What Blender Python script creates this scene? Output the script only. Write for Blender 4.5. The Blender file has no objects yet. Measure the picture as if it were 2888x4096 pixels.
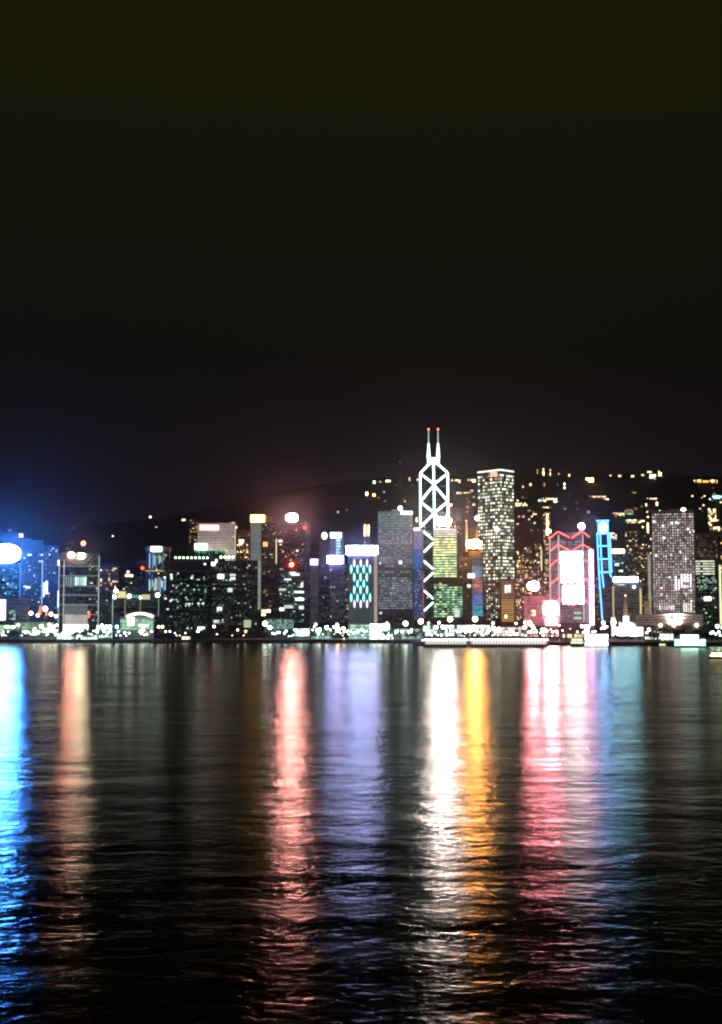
import bpy, bmesh, math, random
from mathutils import Vector, Matrix
random.seed(7)
R = math.radians
S = bpy.context.scene
C = S.collection

# ------------------------------------------------------------------ camera, world, sun, exposure
FPX = 5689.0; PITCH = math.atan(467/5689); CAMZ = 14.0
cam = bpy.data.cameras.new('camera'); co = bpy.data.objects.new('camera', cam); C.objects.link(co)
co.location = (0, 0, CAMZ); co.rotation_euler = (math.pi/2 + PITCH, 0, 0)
cam.sensor_fit = 'VERTICAL'; cam.sensor_height = 36; cam.lens = 50; cam.clip_end = 30000; cam.clip_start = 0.5
S.camera = co
S.view_settings.view_transform = 'Standard'; S.view_settings.look = 'None'
S.view_settings.exposure = 0; S.view_settings.gamma = 1; S.view_settings.use_curve_mapping = False
S.render.engine = 'CYCLES'
S.cycles.use_denoising = True
S.cycles.max_bounces = 5; S.cycles.glossy_bounces = 3; S.cycles.diffuse_bounces = 2; S.cycles.volume_bounces = 0
S.cycles.sample_clamp_indirect = 8
S.cycles.pixel_filter_type = 'BLACKMAN_HARRIS'; S.cycles.filter_width = 2.3
S.cycles.caustics_reflective = False; S.cycles.caustics_refractive = False

world = bpy.data.worlds.new("World"); S.world = world; world.use_nodes = True
nt = world.node_tree; nt.nodes.clear()
wo = nt.nodes.new('ShaderNodeOutputWorld'); bg = nt.nodes.new('ShaderNodeBackground'); bg2 = nt.nodes.new('ShaderNodeBackground')
sky = nt.nodes.new('ShaderNodeTexSky'); sky.sky_type = 'NISHITA'; sky.sun_disc = False
sky.sun_elevation = R(-9); sky.sun_rotation = R(200)
nt.links.new(sky.outputs[0], bg2.inputs[0]); bg2.inputs[1].default_value = 0.05
tc = nt.nodes.new('ShaderNodeTexCoord'); sx = nt.nodes.new('ShaderNodeSeparateXYZ'); rp = nt.nodes.new('ShaderNodeValToRGB')
nt.links.new(tc.outputs['Generated'], sx.inputs[0]); nt.links.new(sx.outputs[2], rp.inputs[0])
e = rp.color_ramp.elements
e[0].position = 0.0; e[0].color = (0.0090, 0.0055, 0.0080, 1)
e[1].position = 0.55; e[1].color = (0.0095, 0.0090, 0.0022, 1)
for p_, c_ in ((0.10, (0.0070, 0.0050, 0.0062)), (0.18, (0.0050, 0.0046, 0.0034)), (0.35, (0.0075, 0.0073, 0.0022))):
    q = e.new(p_); q.color = (*c_, 1)
nt.links.new(rp.outputs[0], bg.inputs[0]); bg.inputs[1].default_value = 1.0
ad = nt.nodes.new('ShaderNodeAddShader'); nt.links.new(bg.outputs[0], ad.inputs[0]); nt.links.new(bg2.outputs[0], ad.inputs[1])
nt.links.new(ad.outputs[0], wo.inputs[0])

sl = bpy.data.lights.new('night_fill', 'SUN'); sl.energy = 0.02; sl.angle = R(0.5); sl.color = (1, .93, .85)  # weak sun lamp added so the facades show faintly
so = bpy.data.objects.new('night_fill', sl); C.objects.link(so); so.rotation_euler = (R(50), 0, R(-25))

# ------------------------------------------------------------------ helpers
cp, sp = math.cos(PITCH), math.sin(PITCH)
def ray(px, py):
    u = (px-1444)/FPX; v = -(py-2048)/FPX
    return Vector((u, cp - v*sp, sp + v*cp))
def P(px, py, Y):
    d = ray(px, py); return Vector((0, 0, CAMZ)) + d*(Y/d.y)
def tag(o, label=None, cat=None, group=None, kind=None):
    if label: o['label'] = label
    if cat: o['category'] = cat
    if group: o['group'] = group
    if kind: o['kind'] = kind
    return o
def link(name, data, parent=None, loc=(0, 0, 0), rz=0):
    o = bpy.data.objects.new(name, data); C.objects.link(o); o.location = loc; o.rotation_euler = (0, 0, rz)
    if parent: o.parent = parent
    return o
def thing(name, label, cat, loc, rz=0, group=None):
    return tag(link(name, None, None, loc, rz), label, cat, group)
def clone(o, parent=None, deep=True):
    c = o.copy(); C.objects.link(c); c.parent = parent
    if deep:
        for ch in list(KIDS.get(o.name, [])): clone(ch, c)
    return c
KIDS = {}
class MB:
    def __init__(s): s.v = []; s.f = []; s.m = []
    def box(s, x0, x1, y0, y1, z0, z1, mi=0):
        n = len(s.v); s.v += [(x, y, z) for z in (z0, z1) for y in (y0, y1) for x in (x0, x1)]
        for q in ((0, 2, 3, 1), (4, 5, 7, 6), (0, 1, 5, 4), (2, 6, 7, 3), (0, 4, 6, 2), (1, 3, 7, 5)):
            s.f.append([n+i for i in q]); s.m.append(mi)
        return s
    def obox(s, c, ax, w, t, h, mi=0):   # c centre, ax unit 2d axis
        n = len(s.v); ux, uy = ax; nx, ny = -uy, ux
        for z in (-h/2, h/2):
            for b in (-t/2, t/2):
                for a in (-w/2, w/2): s.v.append((c[0]+ux*a+nx*b, c[1]+uy*a+ny*b, c[2]+z))
        for q in ((0, 2, 3, 1), (4, 5, 7, 6), (0, 1, 5, 4), (2, 6, 7, 3), (0, 4, 6, 2), (1, 3, 7, 5)):
            s.f.append([n+i for i in q]); s.m.append(mi)
        return s
    def prism(s, pts, z0, z1, mi=0):
        n = len(s.v); k = len(pts)
        zt = z1 if isinstance(z1, (list, tuple)) else [z1]*k
        s.v += [(x, y, z0) for x, y in pts] + [(p[0], p[1], z) for p, z in zip(pts, zt)]
        for i in range(k):
            j = (i+1) % k; s.f.append([n+i, n+j, n+k+j, n+k+i]); s.m.append(mi)
        s.f.append([n+i for i in range(k)][::-1]); s.m.append(mi)
        s.f.append([n+k+i for i in range(k)]); s.m.append(mi)
        return s
    def tube(s, a, b, r0, r1=None, k=6, mi=0):
        r1 = r0 if r1 is None else r1
        a = Vector(a); b = Vector(b); d = (b-a).normalized()
        u = d.cross(Vector((0, 0, 1)) if abs(d.z) < .9 else Vector((1, 0, 0))).normalized(); w = d.cross(u)
        n = len(s.v)
        for p, r in ((a, r0), (b, r1)):
            for i in range(k):
                t = 2*math.pi*i/k; s.v.append(tuple(p + (u*math.cos(t)+w*math.sin(t))*r))
        for i in range(k):
            j = (i+1) % k; s.f.append([n+i, n+j, n+k+j, n+k+i]); s.m.append(mi)
        s.f.append([n+i for i in range(k)][::-1]); s.m.append(mi); s.f.append([n+k+i for i in range(k)]); s.m.append(mi)
        return s
    def ball(s, c, r, k=8, rings=5, sz=1.0, mi=0):
        n = len(s.v)
        s.v.append((c[0], c[1], c[2]-r*sz))
        for i in range(1, rings):
            t = math.pi*i/rings
            for j in range(k):
                a = 2*math.pi*j/k; s.v.append((c[0]+r*math.sin(t)*math.cos(a), c[1]+r*math.sin(t)*math.sin(a), c[2]-r*sz*math.cos(t)))
        s.v.append((c[0], c[1], c[2]+r*sz)); top = len(s.v)-1
        for j in range(k):
            j2 = (j+1) % k
            s.f.append([n, n+1+j2, n+1+j]); s.m.append(mi)
            for i in range(rings-2):
                a = n+1+i*k; s.f.append([a+j, a+j2, a+k+j2, a+k+j]); s.m.append(mi)
            a = n+1+(rings-2)*k; s.f.append([a+j, a+j2, top]); s.m.append(mi)
        return s
    def dome(s, c, r, h, k=16, rings=5, mi=0):
        n = len(s.v)
        for i in range(rings):
            t = math.pi/2*i/rings
            for j in range(k):
                a = 2*math.pi*j/k; s.v.append((c[0]+r*math.cos(t)*math.cos(a), c[1]+r*math.cos(t)*math.sin(a), c[2]+h*math.sin(t)))
        s.v.append((c[0], c[1], c[2]+h)); top = len(s.v)-1
        for j in range(k):
            j2 = (j+1) % k
            for i in range(rings-1):
                a = n+i*k; s.f.append([a+j, a+j2, a+k+j2, a+k+j]); s.m.append(mi)
            a = n+(rings-1)*k; s.f.append([a+j, a+j2, top]); s.m.append(mi)
        return s
    def mesh(s, name, mats):
        me = bpy.data.meshes.new(name); me.from_pydata(s.v, [], s.f)
        if not isinstance(mats, (list, tuple)): mats = [mats]
        for m in mats: me.materials.append(m)
        if len(mats) > 1: me.polygons.foreach_set('material_index', s.m)
        me.update(); return me
    def build(s, name, mats, parent=None, loc=(0, 0, 0), rz=0):
        o = link(name, s.mesh(name, mats), parent, loc, rz)
        if parent: KIDS.setdefault(parent.name, []).append(o)
        return o

# ------------------------------------------------------------------ materials
def newmat(name):
    m = bpy.data.materials.new(name); m.use_nodes = True; m.node_tree.nodes.clear(); return m, m.node_tree
MATS = {}
def wallmat(col, rough=0.5, spec=0.5, grid=3.4, metal=0.0):
    key = ('w', col, rough, grid)
    if key in MATS: return MATS[key]
    m, t = newmat('facade'); N = t.nodes; L = t.links
    o = N.new('ShaderNodeOutputMaterial'); b = N.new('ShaderNodeBsdfPrincipled'); L.new(b.outputs[0], o.inputs[0])
    tcn = N.new('ShaderNodeTexCoord'); ns = N.new('ShaderNodeTexNoise'); ns.inputs['Scale'].default_value = 0.08; ns.inputs['Detail'].default_value = 5
    L.new(tcn.outputs['Object'], ns.inputs['Vector'])
    sz = N.new('ShaderNodeSeparateXYZ'); L.new(tcn.outputs['Object'], sz.inputs[0])
    mth = N.new('ShaderNodeMath'); mth.operation = 'MULTIPLY'; mth.inputs[1].default_value = 1/grid; L.new(sz.outputs[2], mth.inputs[0])
    fr = N.new('ShaderNodeMath'); fr.operation = 'FRACT'; L.new(mth.outputs[0], fr.inputs[0])
    gt = N.new('ShaderNodeMath'); gt.operation = 'GREATER_THAN'; gt.inputs[1].default_value = 0.55; L.new(fr.outputs[0], gt.inputs[0])
    r1 = N.new('ShaderNodeMixRGB'); r1.inputs[1].default_value = (*[c*0.7 for c in col], 1); r1.inputs[2].default_value = (*[min(1, c*1.25) for c in col], 1)
    L.new(ns.outputs[0], r1.inputs[0])
    r2 = N.new('ShaderNodeMixRGB'); r2.blend_type = 'MULTIPLY'; r2.inputs[2].default_value = (.45, .48, .5, 1); L.new(gt.outputs[0], r2.inputs[0]); L.new(r1.outputs[0], r2.inputs[1])
    L.new(r2.outputs[0], b.inputs['Base Color']); b.inputs['Roughness'].default_value = rough; b.inputs['Metallic'].default_value = metal
    MATS[key] = m; return m
def plain(name, col, rough=0.6, metal=0.0):
    key = ('p', name, col)
    if key in MATS: return MATS[key]
    m, t = newmat(name); N = t.nodes; L = t.links
    o = N.new('ShaderNodeOutputMaterial'); b = N.new('ShaderNodeBsdfPrincipled'); L.new(b.outputs[0], o.inputs[0])
    ns = N.new('ShaderNodeTexNoise'); ns.inputs['Scale'].default_value = 0.5; ns.inputs['Detail'].default_value = 6
    tcn = N.new('ShaderNodeTexCoord'); L.new(tcn.outputs['Object'], ns.inputs['Vector'])
    r1 = N.new('ShaderNodeMixRGB'); r1.inputs[1].default_value = (*[c*0.7 for c in col], 1); r1.inputs[2].default_value = (*[min(1, c*1.3) for c in col], 1)
    L.new(ns.outputs[0], r1.inputs[0]); L.new(r1.outputs[0], b.inputs['Base Color'])
    b.inputs['Roughness'].default_value = rough; b.inputs['Metallic'].default_value = metal
    MATS[key] = m; return m
def emit(col, strength, sample=True):
    key = ('e', col, strength)
    if key in MATS: return MATS[key]
    m, t = newmat('light'); N = t.nodes; L = t.links
    o = N.new('ShaderNodeOutputMaterial'); b = N.new('ShaderNodeEmission'); L.new(b.outputs[0], o.inputs[0])
    b.inputs[0].default_value = (*col, 1); b.inputs[1].default_value = strength
    m.cycles.emission_sampling = 'FRONT' if sample else 'NONE'
    MATS[key] = m; return m
def winmat(col, strength, lo=0.25, power=1.5, col2=None):
    key = ('win', col, strength, lo, power, col2)
    if key in MATS: return MATS[key]
    m, t = newmat('lit_glass'); N = t.nodes; L = t.links
    o = N.new('ShaderNodeOutputMaterial'); b = N.new('ShaderNodeEmission'); L.new(b.outputs[0], o.inputs[0])
    oi = N.new('ShaderNodeObjectInfo'); g = N.new('ShaderNodeNewGeometry')
    a = N.new('ShaderNodeMath'); a.operation = 'ADD'; L.new(oi.outputs['Random'], a.inputs[0]); L.new(g.outputs['Random Per Island'], a.inputs[1])
    f = N.new('ShaderNodeMath'); f.operation = 'FRACT'; L.new(a.outputs[0], f.inputs[0])
    pw = N.new('ShaderNodeMath'); pw.operation = 'POWER'; pw.inputs[1].default_value = power; L.new(f.outputs[0], pw.inputs[0])
    mr = N.new('ShaderNodeMapRange'); mr.inputs['To Min'].default_value = lo*strength; mr.inputs['To Max'].default_value = strength
    L.new(pw.outputs[0], mr.inputs['Value']); L.new(mr.outputs[0], b.inputs[1])
    if col2:
        a2 = N.new('ShaderNodeMath'); a2.operation = 'MULTIPLY'; a2.inputs[1].default_value = 7.31; L.new(a.outputs[0], a2.inputs[0])
        f2 = N.new('ShaderNodeMath'); f2.operation = 'FRACT'; L.new(a2.outputs[0], f2.inputs[0])
        mx = N.new('ShaderNodeMixRGB'); mx.inputs[1].default_value = (*col, 1); mx.inputs[2].default_value = (*col2, 1)
        L.new(f2.outputs[0], mx.inputs[0]); L.new(mx.outputs[0], b.inputs[0])
    else: b.inputs[0].default_value = (*col, 1)
    m.cycles.emission_sampling = 'NONE'
    MATS[key] = m; return m
DARK = (0.035, 0.04, 0.045); GREY = (0.16, 0.15, 0.15); CON = (0.28, 0.26, 0.24); PALE = (0.45, 0.44, 0.42); BLUEG = (0.04, 0.05, 0.08)
metal_m = plain('dark_metal', (0.06, 0.06, 0.06), .5, .6)
conc_m = plain('concrete', (0.25, 0.24, 0.22), .8)
WHITE = (0.85, 1, 0.92); GREEN = (0.42, 1, 0.6); WARM = (1, 0.68, 0.28); AMBER = (1, 0.45, 0.12); TEAL = (0.25, 0.85, 0.8); BLUE = (0.15, 0.4, 1); LAV = (0.55, 0.5, 1)

# ------------------------------------------------------------------ water, land, hills
def make_water():
    mb = MB(); mb.v = [(-4500, -200, 0), (4500, -200, 0), (4500, 5500, 0), (-4500, 5500, 0)]; mb.f = [[0, 1, 2, 3]]; mb.m = [0]
    m, t = newmat('harbour_water'); N = t.nodes; L = t.links
    o = N.new('ShaderNodeOutputMaterial'); b = N.new('ShaderNodeBsdfAnisotropic'); b.distribution = 'BECKMANN'; b.inputs['Color'].default_value = (.34, .33, .30, 1)
    df = N.new('ShaderNodeBsdfDiffuse'); df.inputs[0].default_value = (0.012, 0.012, 0.006, 1); fz = N.new('ShaderNodeFresnel'); fz.inputs[0].default_value = 1.333
    mxs = N.new('ShaderNodeMixShader'); L.new(fz.outputs[0], mxs.inputs[0]); L.new(df.outputs[0], mxs.inputs[1]); L.new(b.outputs[0], mxs.inputs[2]); L.new(mxs.outputs[0], o.inputs[0])
    tcn = N.new('ShaderNodeTexCoord')
    def noise(scale, stretch, detail, rot=0, dist=0.0):
        mp = N.new('ShaderNodeMapping'); mp.inputs['Scale'].default_value = (scale/stretch, scale, scale); mp.inputs['Rotation'].default_value = (0, 0, R(rot))
        L.new(tcn.outputs['Object'], mp.inputs['Vector'])
        n = N.new('ShaderNodeTexNoise'); n.inputs['Scale'].default_value = 1; n.inputs['Detail'].default_value = detail; n.inputs['Roughness'].default_value = .55
        n.inputs['Distortion'].default_value = dist
        L.new(mp.outputs[0], n.inputs['Vector']); return n.outputs[0]
    # patches of rougher and calmer water
    pat = noise(0.006, 2.0, 3, 10)
    pr = N.new('ShaderNodeMapRange'); pr.inputs['From Min'].default_value = .35; pr.inputs['From Max'].default_value = .65; pr.inputs['To Min'].default_value = .55; pr.inputs['To Max'].default_value = 1.3
    L.new(pat, pr.inputs['Value'])
    n1 = noise(1.5, 1.0, 4, 8, .3); n2 = noise(0.34, 1.3, 3, -12, .5); n3 = noise(0.11, 1.4, 3, 14, .2); n4 = noise(0.03, 1.6, 4, -7, .1); n5 = noise(0.010, 1.8, 3, 12, .0)
    def mul(a, k):
        x = N.new('ShaderNodeMath'); x.operation = 'MULTIPLY'; L.new(a, x.inputs[0])
        if isinstance(k, float): x.inputs[1].default_value = k
        else: L.new(k, x.inputs[1])
        return x.outputs[0]
    def add(a, c):
        x = N.new('ShaderNodeMath'); x.operation = 'ADD'; L.new(a, x.inputs[0]); L.new(c, x.inputs[1]); return x.outputs[0]
    h = add(add(mul(mul(n1, 0.11), pr.outputs[0]), mul(n2, 0.21)), mul(n3, 0.42)); h = add(add(h, mul(n4, .9)), mul(n5, .9))
    bp = N.new('ShaderNodeBump'); bp.inputs['Strength'].default_value = 1.0; bp.inputs['Distance'].default_value = WB
    L.new(h, bp.inputs['Height']); L.new(bp.outputs[0], b.inputs['Normal']); L.new(bp.outputs[0], fz.inputs['Normal'])
    gust = noise(0.035, 2.6, 3, 4, .6); gust = add(mul(gust, .45), mul(noise(0.16, 3.2, 4, -5, .4), .55))
    gr = N.new('ShaderNodeMapRange'); gr.inputs['From Min'].default_value = .38; gr.inputs['From Max'].default_value = .62; gr.inputs['To Min'].default_value = WR*.72; gr.inputs['To Max'].default_value = WR*1.3
    L.new(gust, gr.inputs['Value']); L.new(gr.outputs[0], b.inputs['Roughness'])
    w = mb.build('water', m); tag(w, 'dark rippled harbour water with long coloured reflections of the city lights', None, None, 'structure')
WR = 0.168; WB = 0.44
make_water()

shore = [(-900, 2571), (0, 2570), (800, 2570), (1400, 2571), (1640, 2573), (1700, 2580), (2330, 2582), (2600, 2583), (3000, 2584), (3800, 2584)]
SP = []
for px, py in shore:
    Y = CAMZ*FPX/(py-2515); p = P(px, py, Y); SP.append((p.x, Y))
SP = [(-4000, SP[0][1])] + SP + [(4000, SP[-1][1])]
def shoreY(x):
    for (a, b), (c, d) in zip(SP, SP[1:]):
        if a <= x <= c: return b+(d-b)*(x-a)/(c-a)
    return SP[-1][1]
GZ = 3.2
mb = MB(); mb.prism(SP + [(4000, 3000), (-4000, 3000)], -3, GZ)
g = mb.build('ground', plain('reclaimed_ground', (0.06, 0.06, 0.055), .9)); tag(g, 'dark quayside land under the city with a straight stone seawall', None, None, 'structure')

ridge = [(-1500, 2150), (-400, 2140), (0, 2118), (300, 2100), (500, 2085), (740, 2055), (1000, 2000), (1250, 1945), (1450, 1915), (1700, 1905), (2000, 1905), (2250, 1885), (2450, 1893), (2700, 1905), (3300, 1915), (4500, 1990)]
YR = 3700.0; Y0 = 2450.0
from mathutils import noise as mnoise
def terrain(x, y):
    px = 1444 + x/y*FPX
    for (a, b), (c, d) in zip(ridge, ridge[1:]):
        if a <= px <= c: ry = b+(d-b)*(px-a)/(c-a); break
    else: ry = 2150
    H = P(px, ry, YR).z
    t = max(0.0, min(1.0, (y-Y0)/(YR-Y0)))
    s = t**1.25
    if y > YR: s = max(0, 1-((y-YR)/1500)**2)
    n = mnoise.fractal(Vector((x*.004, y*.004, 0)), 1.0, 2.0, 4)
    return 1.0 + (H-1)*s + n*22*math.sin(math.pi*min(1, t*1.0))*0.9 + n*4*t
nx, ny = 200, 70
mb = MB()
for j in range(ny+1):
    y = Y0 + (5100-Y0)*j/ny
    for i in range(nx+1):
        x = -2600 + 5200*i/nx; mb.v.append((x, y, terrain(x, y)+mnoise.noise(Vector((x*.05, y*.05, 3)))*3))
for j in range(ny):
    for i in range(nx):
        a = j*(nx+1)+i; mb.f.append([a, a+1, a+nx+2, a+nx+1]); mb.m.append(0)
hm = plain('wooded_hillside', (0.05, 0.06, 0.035), .95)
h = mb.build('hills', hm); tag(h, 'black wooded mountain ridge rising behind the towers', None, None, 'structure')
for p_ in h.data.polygons: p_.use_smooth = True
def hit(px, py):
    d = ray(px, py); y = Y0+20
    while y < YR:
        p = Vector((0, 0, CAMZ)) + d*(y/d.y)
        if p.z <= terrain(p.x, p.y): return p
        y += 12
    p = Vector((0, 0, CAMZ)) + d*(YR/d.y); return p

# ------------------------------------------------------------------ buildings
cube = MB().box(-.5, .5, -.5, .5, -.5, .5)
WINMESH = {}
def winmesh(mat, name='window'):
    k = (mat.name, name)
    if k not in WINMESH: WINMESH[k] = cube.mesh(name, mat)
    return WINMESH[k]
NB = 0
class Building:
    def __init__(s, label, x0, x1, top, Y, wall=DARK, bot=None, depth=30, name='office_tower', cat='office tower', group=None, shape='box', rough=.45, roof=True, base_z=None, body='wall', gridh=3.4):
        s.c = (x0+x1)/2; s.Y = Y
        p = P(s.c, 2500, Y); s.yaw = -math.atan2(p.x, Y)
        s.s = Y/FPX/math.cos(s.yaw)*1.0
        s.zb = GZ if base_z is None else base_z
        if bot is not None: s.zb = max(P(s.c, bot, Y).z, GZ)
        s.s = s.s*math.cos(s.yaw)
        s.root = thing(name, label, cat, (p.x, Y, s.zb), s.yaw, group)
        s.x0, s.x1, s.top = x0, x1, top
        s.wins = []; s.depth = depth
        H = s.z(top)
        m = wallmat(wall, rough, grid=gridh)
        s.wallm = m
        a, b = s.x(x0), s.x(x1)
        if shape == 'box':
            mb = MB().box(a, b, 0, depth, 0, H)
        elif shape == 'round':
            r = (b-a)/2; s.r = r
            mb = MB().prism([(r*math.cos(t*math.pi/12), r+r*math.sin(t*math.pi/12)) for t in range(24)], 0, H)
        else: mb = MB()
        s.mb = mb
        if shape is not None: s.wall = mb.build(body, m, s.root)
        if roof and shape == 'box' and (x1-x0) > 14:
            w = b-a; k = random.uniform(.2, .35); c0 = a+w*random.uniform(.1, .5)
            r_ = MB().box(c0, c0+w*k, depth*.3, depth*.7, H, H+random.uniform(2, 5))
            r_.box(a, b, 0, .4, H, H+1.1).box(a, b, depth-.4, depth, H, H+1.1).box(a, a+.4, .4, depth-.4, H, H+1.1).box(b-.4, b, .4, depth-.4, H, H+1.1)
            r_.build('roof_parapet', m, s.root)
    def x(s, px): return (px-s.c)*s.s
    def z(s, py): return P(s.c, py, s.Y).z - s.zb
    def box(s, name, x0, x1, y0, y1, mat, f=-.5, t=.6, label=None):
        """a part given by its extent on the facade; f = how far proud, t = thickness"""
        o = MB().box(s.x(x0), s.x(x1), f-0.0, f+t, s.z(y1), s.z(y0)).build(name, mat, s.root)
        if label: o['label'] = label
        return o
    def win(s, x0, x1, y0, y1, mat, y=-.12):
        s.wins.append(((s.x(x0)+s.x(x1))/2, y, (s.z(y0)+s.z(y1))/2, (1, 0), abs(s.x(x1)-s.x(x0)), abs(s.z(y0)-s.z(y1)), mat))
    def face(s, A, B, z0, z1, nc, nr, fw, fh, mats, prob=1.0, rowp=None):
        ax = Vector((B[0]-A[0], B[1]-A[1])); Ln = ax.length; ax /= Ln; nrm = Vector((ax.y, -ax.x))
        dx = Ln/nc; dz = (z1-z0)/nr
        for r in range(nr):
            pr = prob if prob > .9 else min(1, prob*random.choice((.25, .6, .9, 1, 1.3, 1.8)))
            run = None
            for c in range(nc):
                if random.random() > pr: continue
                mat = random.choices([m for m, _ in mats], [w for _, w in mats])[0]
                cx = A[0]+ax.x*dx*(c+.5)+nrm.x*.12; cy = A[1]+ax.y*dx*(c+.5)+nrm.y*.12
                s.wins.append((cx, cy, z0+dz*(r+.5), (ax.x, ax.y), dx*fw, dz*fh, mat))
    def grid(s, x0, x1, y0, y1, nc, nr, mats, prob=1.0, fw=.7, fh=.5, rowp=None):
        s.face((s.x(x0), 0), (s.x(x1), 0), s.z(y1), s.z(y0), nc, nr, fw, fh, mats, prob, rowp)
    def done(s, cap=100, name='window'):
        w = s.wins
        w.sort(key=lambda q: -q[6].get('lum', 1.0)*(q[4]*q[5]))
        for (cx, cy, cz, ax, ww, hh, mat) in w[:cap]:
            o = link(name, winmesh(mat, name), s.root, (cx, cy, cz), math.atan2(ax[1], ax[0])); o.scale = (ww, .24, hh)
        rest = w[cap:]
        if rest:
            ms = []; mb = MB()
            for (cx, cy, cz, ax, ww, hh, mat) in rest:
                if mat not in ms: ms.append(mat)
                mb.obox((cx, cy, cz), ax, ww, .24, hh, ms.index(mat))
            o = mb.build(name, ms, s.root); o['kind'] = 'stuff'
        return s
def lum(m, v): m['lum'] = v; return m
W_G = lum(winmat(GREEN, 2.0, .12, 1.8, WHITE), 3)
W_W = lum(winmat(WHITE, 2.6, .3, 1.5), 4)
W_A = lum(winmat(WARM, 2.8, .15, 1.6, (1, .5, .15)), 3)
W_AB = lum(winmat((1, .74, .4), 6, .4, 1.2), 6)
W_B = lum(winmat(BLUE, 1.6, .2, 1.5), 2)
W_T = lum(winmat(TEAL, .35, .3, 1.5, (.5, .6, .7)), .5)
D_G = lum(winmat((.45, .65, .58), .22, .1, 2.0), .1)      # dim window glow, put in to lift the dark facades to grey
D_V = lum(winmat((.55, .45, .6), .26, .1, 2.0), .1)
D_W = lum(winmat((.75, .6, .4), .26, .1, 2.0), .1)

def facade_fill(b, px, py, col, watts, y=-22, size=8, tilt=50):
    """an area light added in front of a facade to brighten its wall"""
    ld = bpy.data.lights.new('floodlight', 'AREA'); ld.energy = watts; ld.color = col; ld.size = size; ld.shape = 'SQUARE'
    o = bpy.data.objects.new('floodlight', ld); C.objects.link(o); o.parent = b.root  # no fixture is built, only the added light
    o.location = (b.x(px), y, max(b.z(py), 1.0)); o.rotation_euler = (R(90+tilt), 0, 0)
    return o

DZ = 0.52
def dazzle(b, x0, x1, y0, y1, mat, f=-2, t=3, name='lamp_cluster'):
    """a round cornered bank of lamps: a bulging lens shaped body"""
    cx = (b.x(x0)+b.x(x1))/2; cz = (b.z(y0)+b.z(y1))/2; w = (b.x(x1)-b.x(x0))/2*DZ; h = (b.z(y0)-b.z(y1))/2*DZ
    mb = MB(); k = 20
    def sup(a, p): c = math.cos(a); return math.copysign(abs(c)**p, c)
    rings = ((1.0, 0), (1.0, -.4), (.8, -.8), (.4, -1.0))
    for r_, d in rings:
        for i in range(k):
            a = 2*math.pi*i/k; mb.v.append((cx+w*r_*sup(a, .8), f+t*.5+t*.6*d, cz+h*r_*sup(a-math.pi/2, .8)))
    for a in range(len(rings)-1):
        for i in range(k): mb.f.append([a*k+i, a*k+(i+1) % k, (a+1)*k+(i+1) % k, (a+1)*k+i]); mb.m.append(0)
    mb.f.append([i for i in range(k)][::-1]); mb.f.append([(len(rings)-1)*k+i for i in range(k)]); mb.m += [0, 0]
    MB().box(cx-w*.7, cx+w*.7, f+t*.5+.1, f+t*.5+.8, cz-h*1.25, cz+h*.6).build('sign_frame', metal_m, b.root)
    return mb.build(name, mat, b.root)
# --- 1 far left: blue lit tower
b = Building('tower with the dazzling blue white rooftop sign, leftmost of the skyline', -60, 76, 2262, 1560, BLUEG, depth=40)
dazzle(b, -100, 128, 2145, 2283, emit((0.05, 0.24, 1.0), 800))
b.box('edge_light', 73, 76, 2268, 2520, emit((.1, .35, 1), 1.2, False), -.6, .7)
b.grid(-60, 72, 2270, 2500, 16, 30, [(lum(winmat((.08, .32, .9), .5, .15, 1.5, (.1, .6, .7)), .5), 6), (W_B, 1), (W_G, .6)], .85, .8, .55)
b.done()
b = Building('low grey block with a bright white shopfront strip, below the blue signed tower', -60, 114, 2392, 1500, GREY, depth=30, name='office_block', cat='office block')
b.box('lit_panel', -20, 22, 2398, 2482, emit((.8, 1, .8), 1.6, False), -.6, .7)
b.grid(36, 60, 2440, 2480, 3, 5, [(W_G, 1)], .8, .8, .5)
b.grid(24, 112, 2400, 2520, 14, 14, [(D_V, 1)], .9); b.done()
# --- 2 dark towers
b = Building('dark tower with scattered green windows, right of the blue signed tower', 78, 166, 2165, 1720, DARK)
b.grid(84, 162, 2180, 2500, 12, 40, [(W_G, 1), (D_G, 8)], .55, .8, .5)
for x, y in ((113, 2219), (165, 2219), (177-20, 2245), (110, 2350), (100, 2346)): b.win(x-8, x+8, y-3, y+3, W_W)
b.box('edge_light', 163, 166, 2240, 2420, emit((.3, .6, 1), 1.5, False), -.6, .7); b.done()
b = Building('dark tower with a violet neon streak halfway up its front', 168, 233, 2185, 1700, DARK)
b.grid(170, 230, 2190, 2500, 9, 38, [(W_G, 1), (D_V, 8)], .5, .8, .5)
b.box('neon_strip', 181, 187, 2325, 2375, emit((.7, .6, 1), 7), -.8, .8)
b.box('neon_strip', 171, 176, 2330, 2388, emit((.5, .6, 1), 3), -.8, .8)
b.box('edge_light', 227, 231, 2240, 2262, emit((.9, .95, 1), 4, False), -.8, .8)
b.box('edge_light', 228, 231, 2362, 2430, emit((.7, .9, .9), 2.5, False), -.8, .8)
b.box('red_sign', 158, 165, 2425, 2458, emit((1, .12, .06), 3), -1.2, .8)
b.box('red_sign', 182, 188, 2435, 2462, emit((1, .2, .1), 3), -1.2, .8); b.done()
b = Building('slim dark block crowned by bright white bulbs, behind the lit waterfront hall', 240, 300, 2180, 1790, DARK)
b.grid(245, 296, 2185, 2240, 7, 7, [(W_G, 1), (D_G, 3)], .5); b.done()
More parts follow.
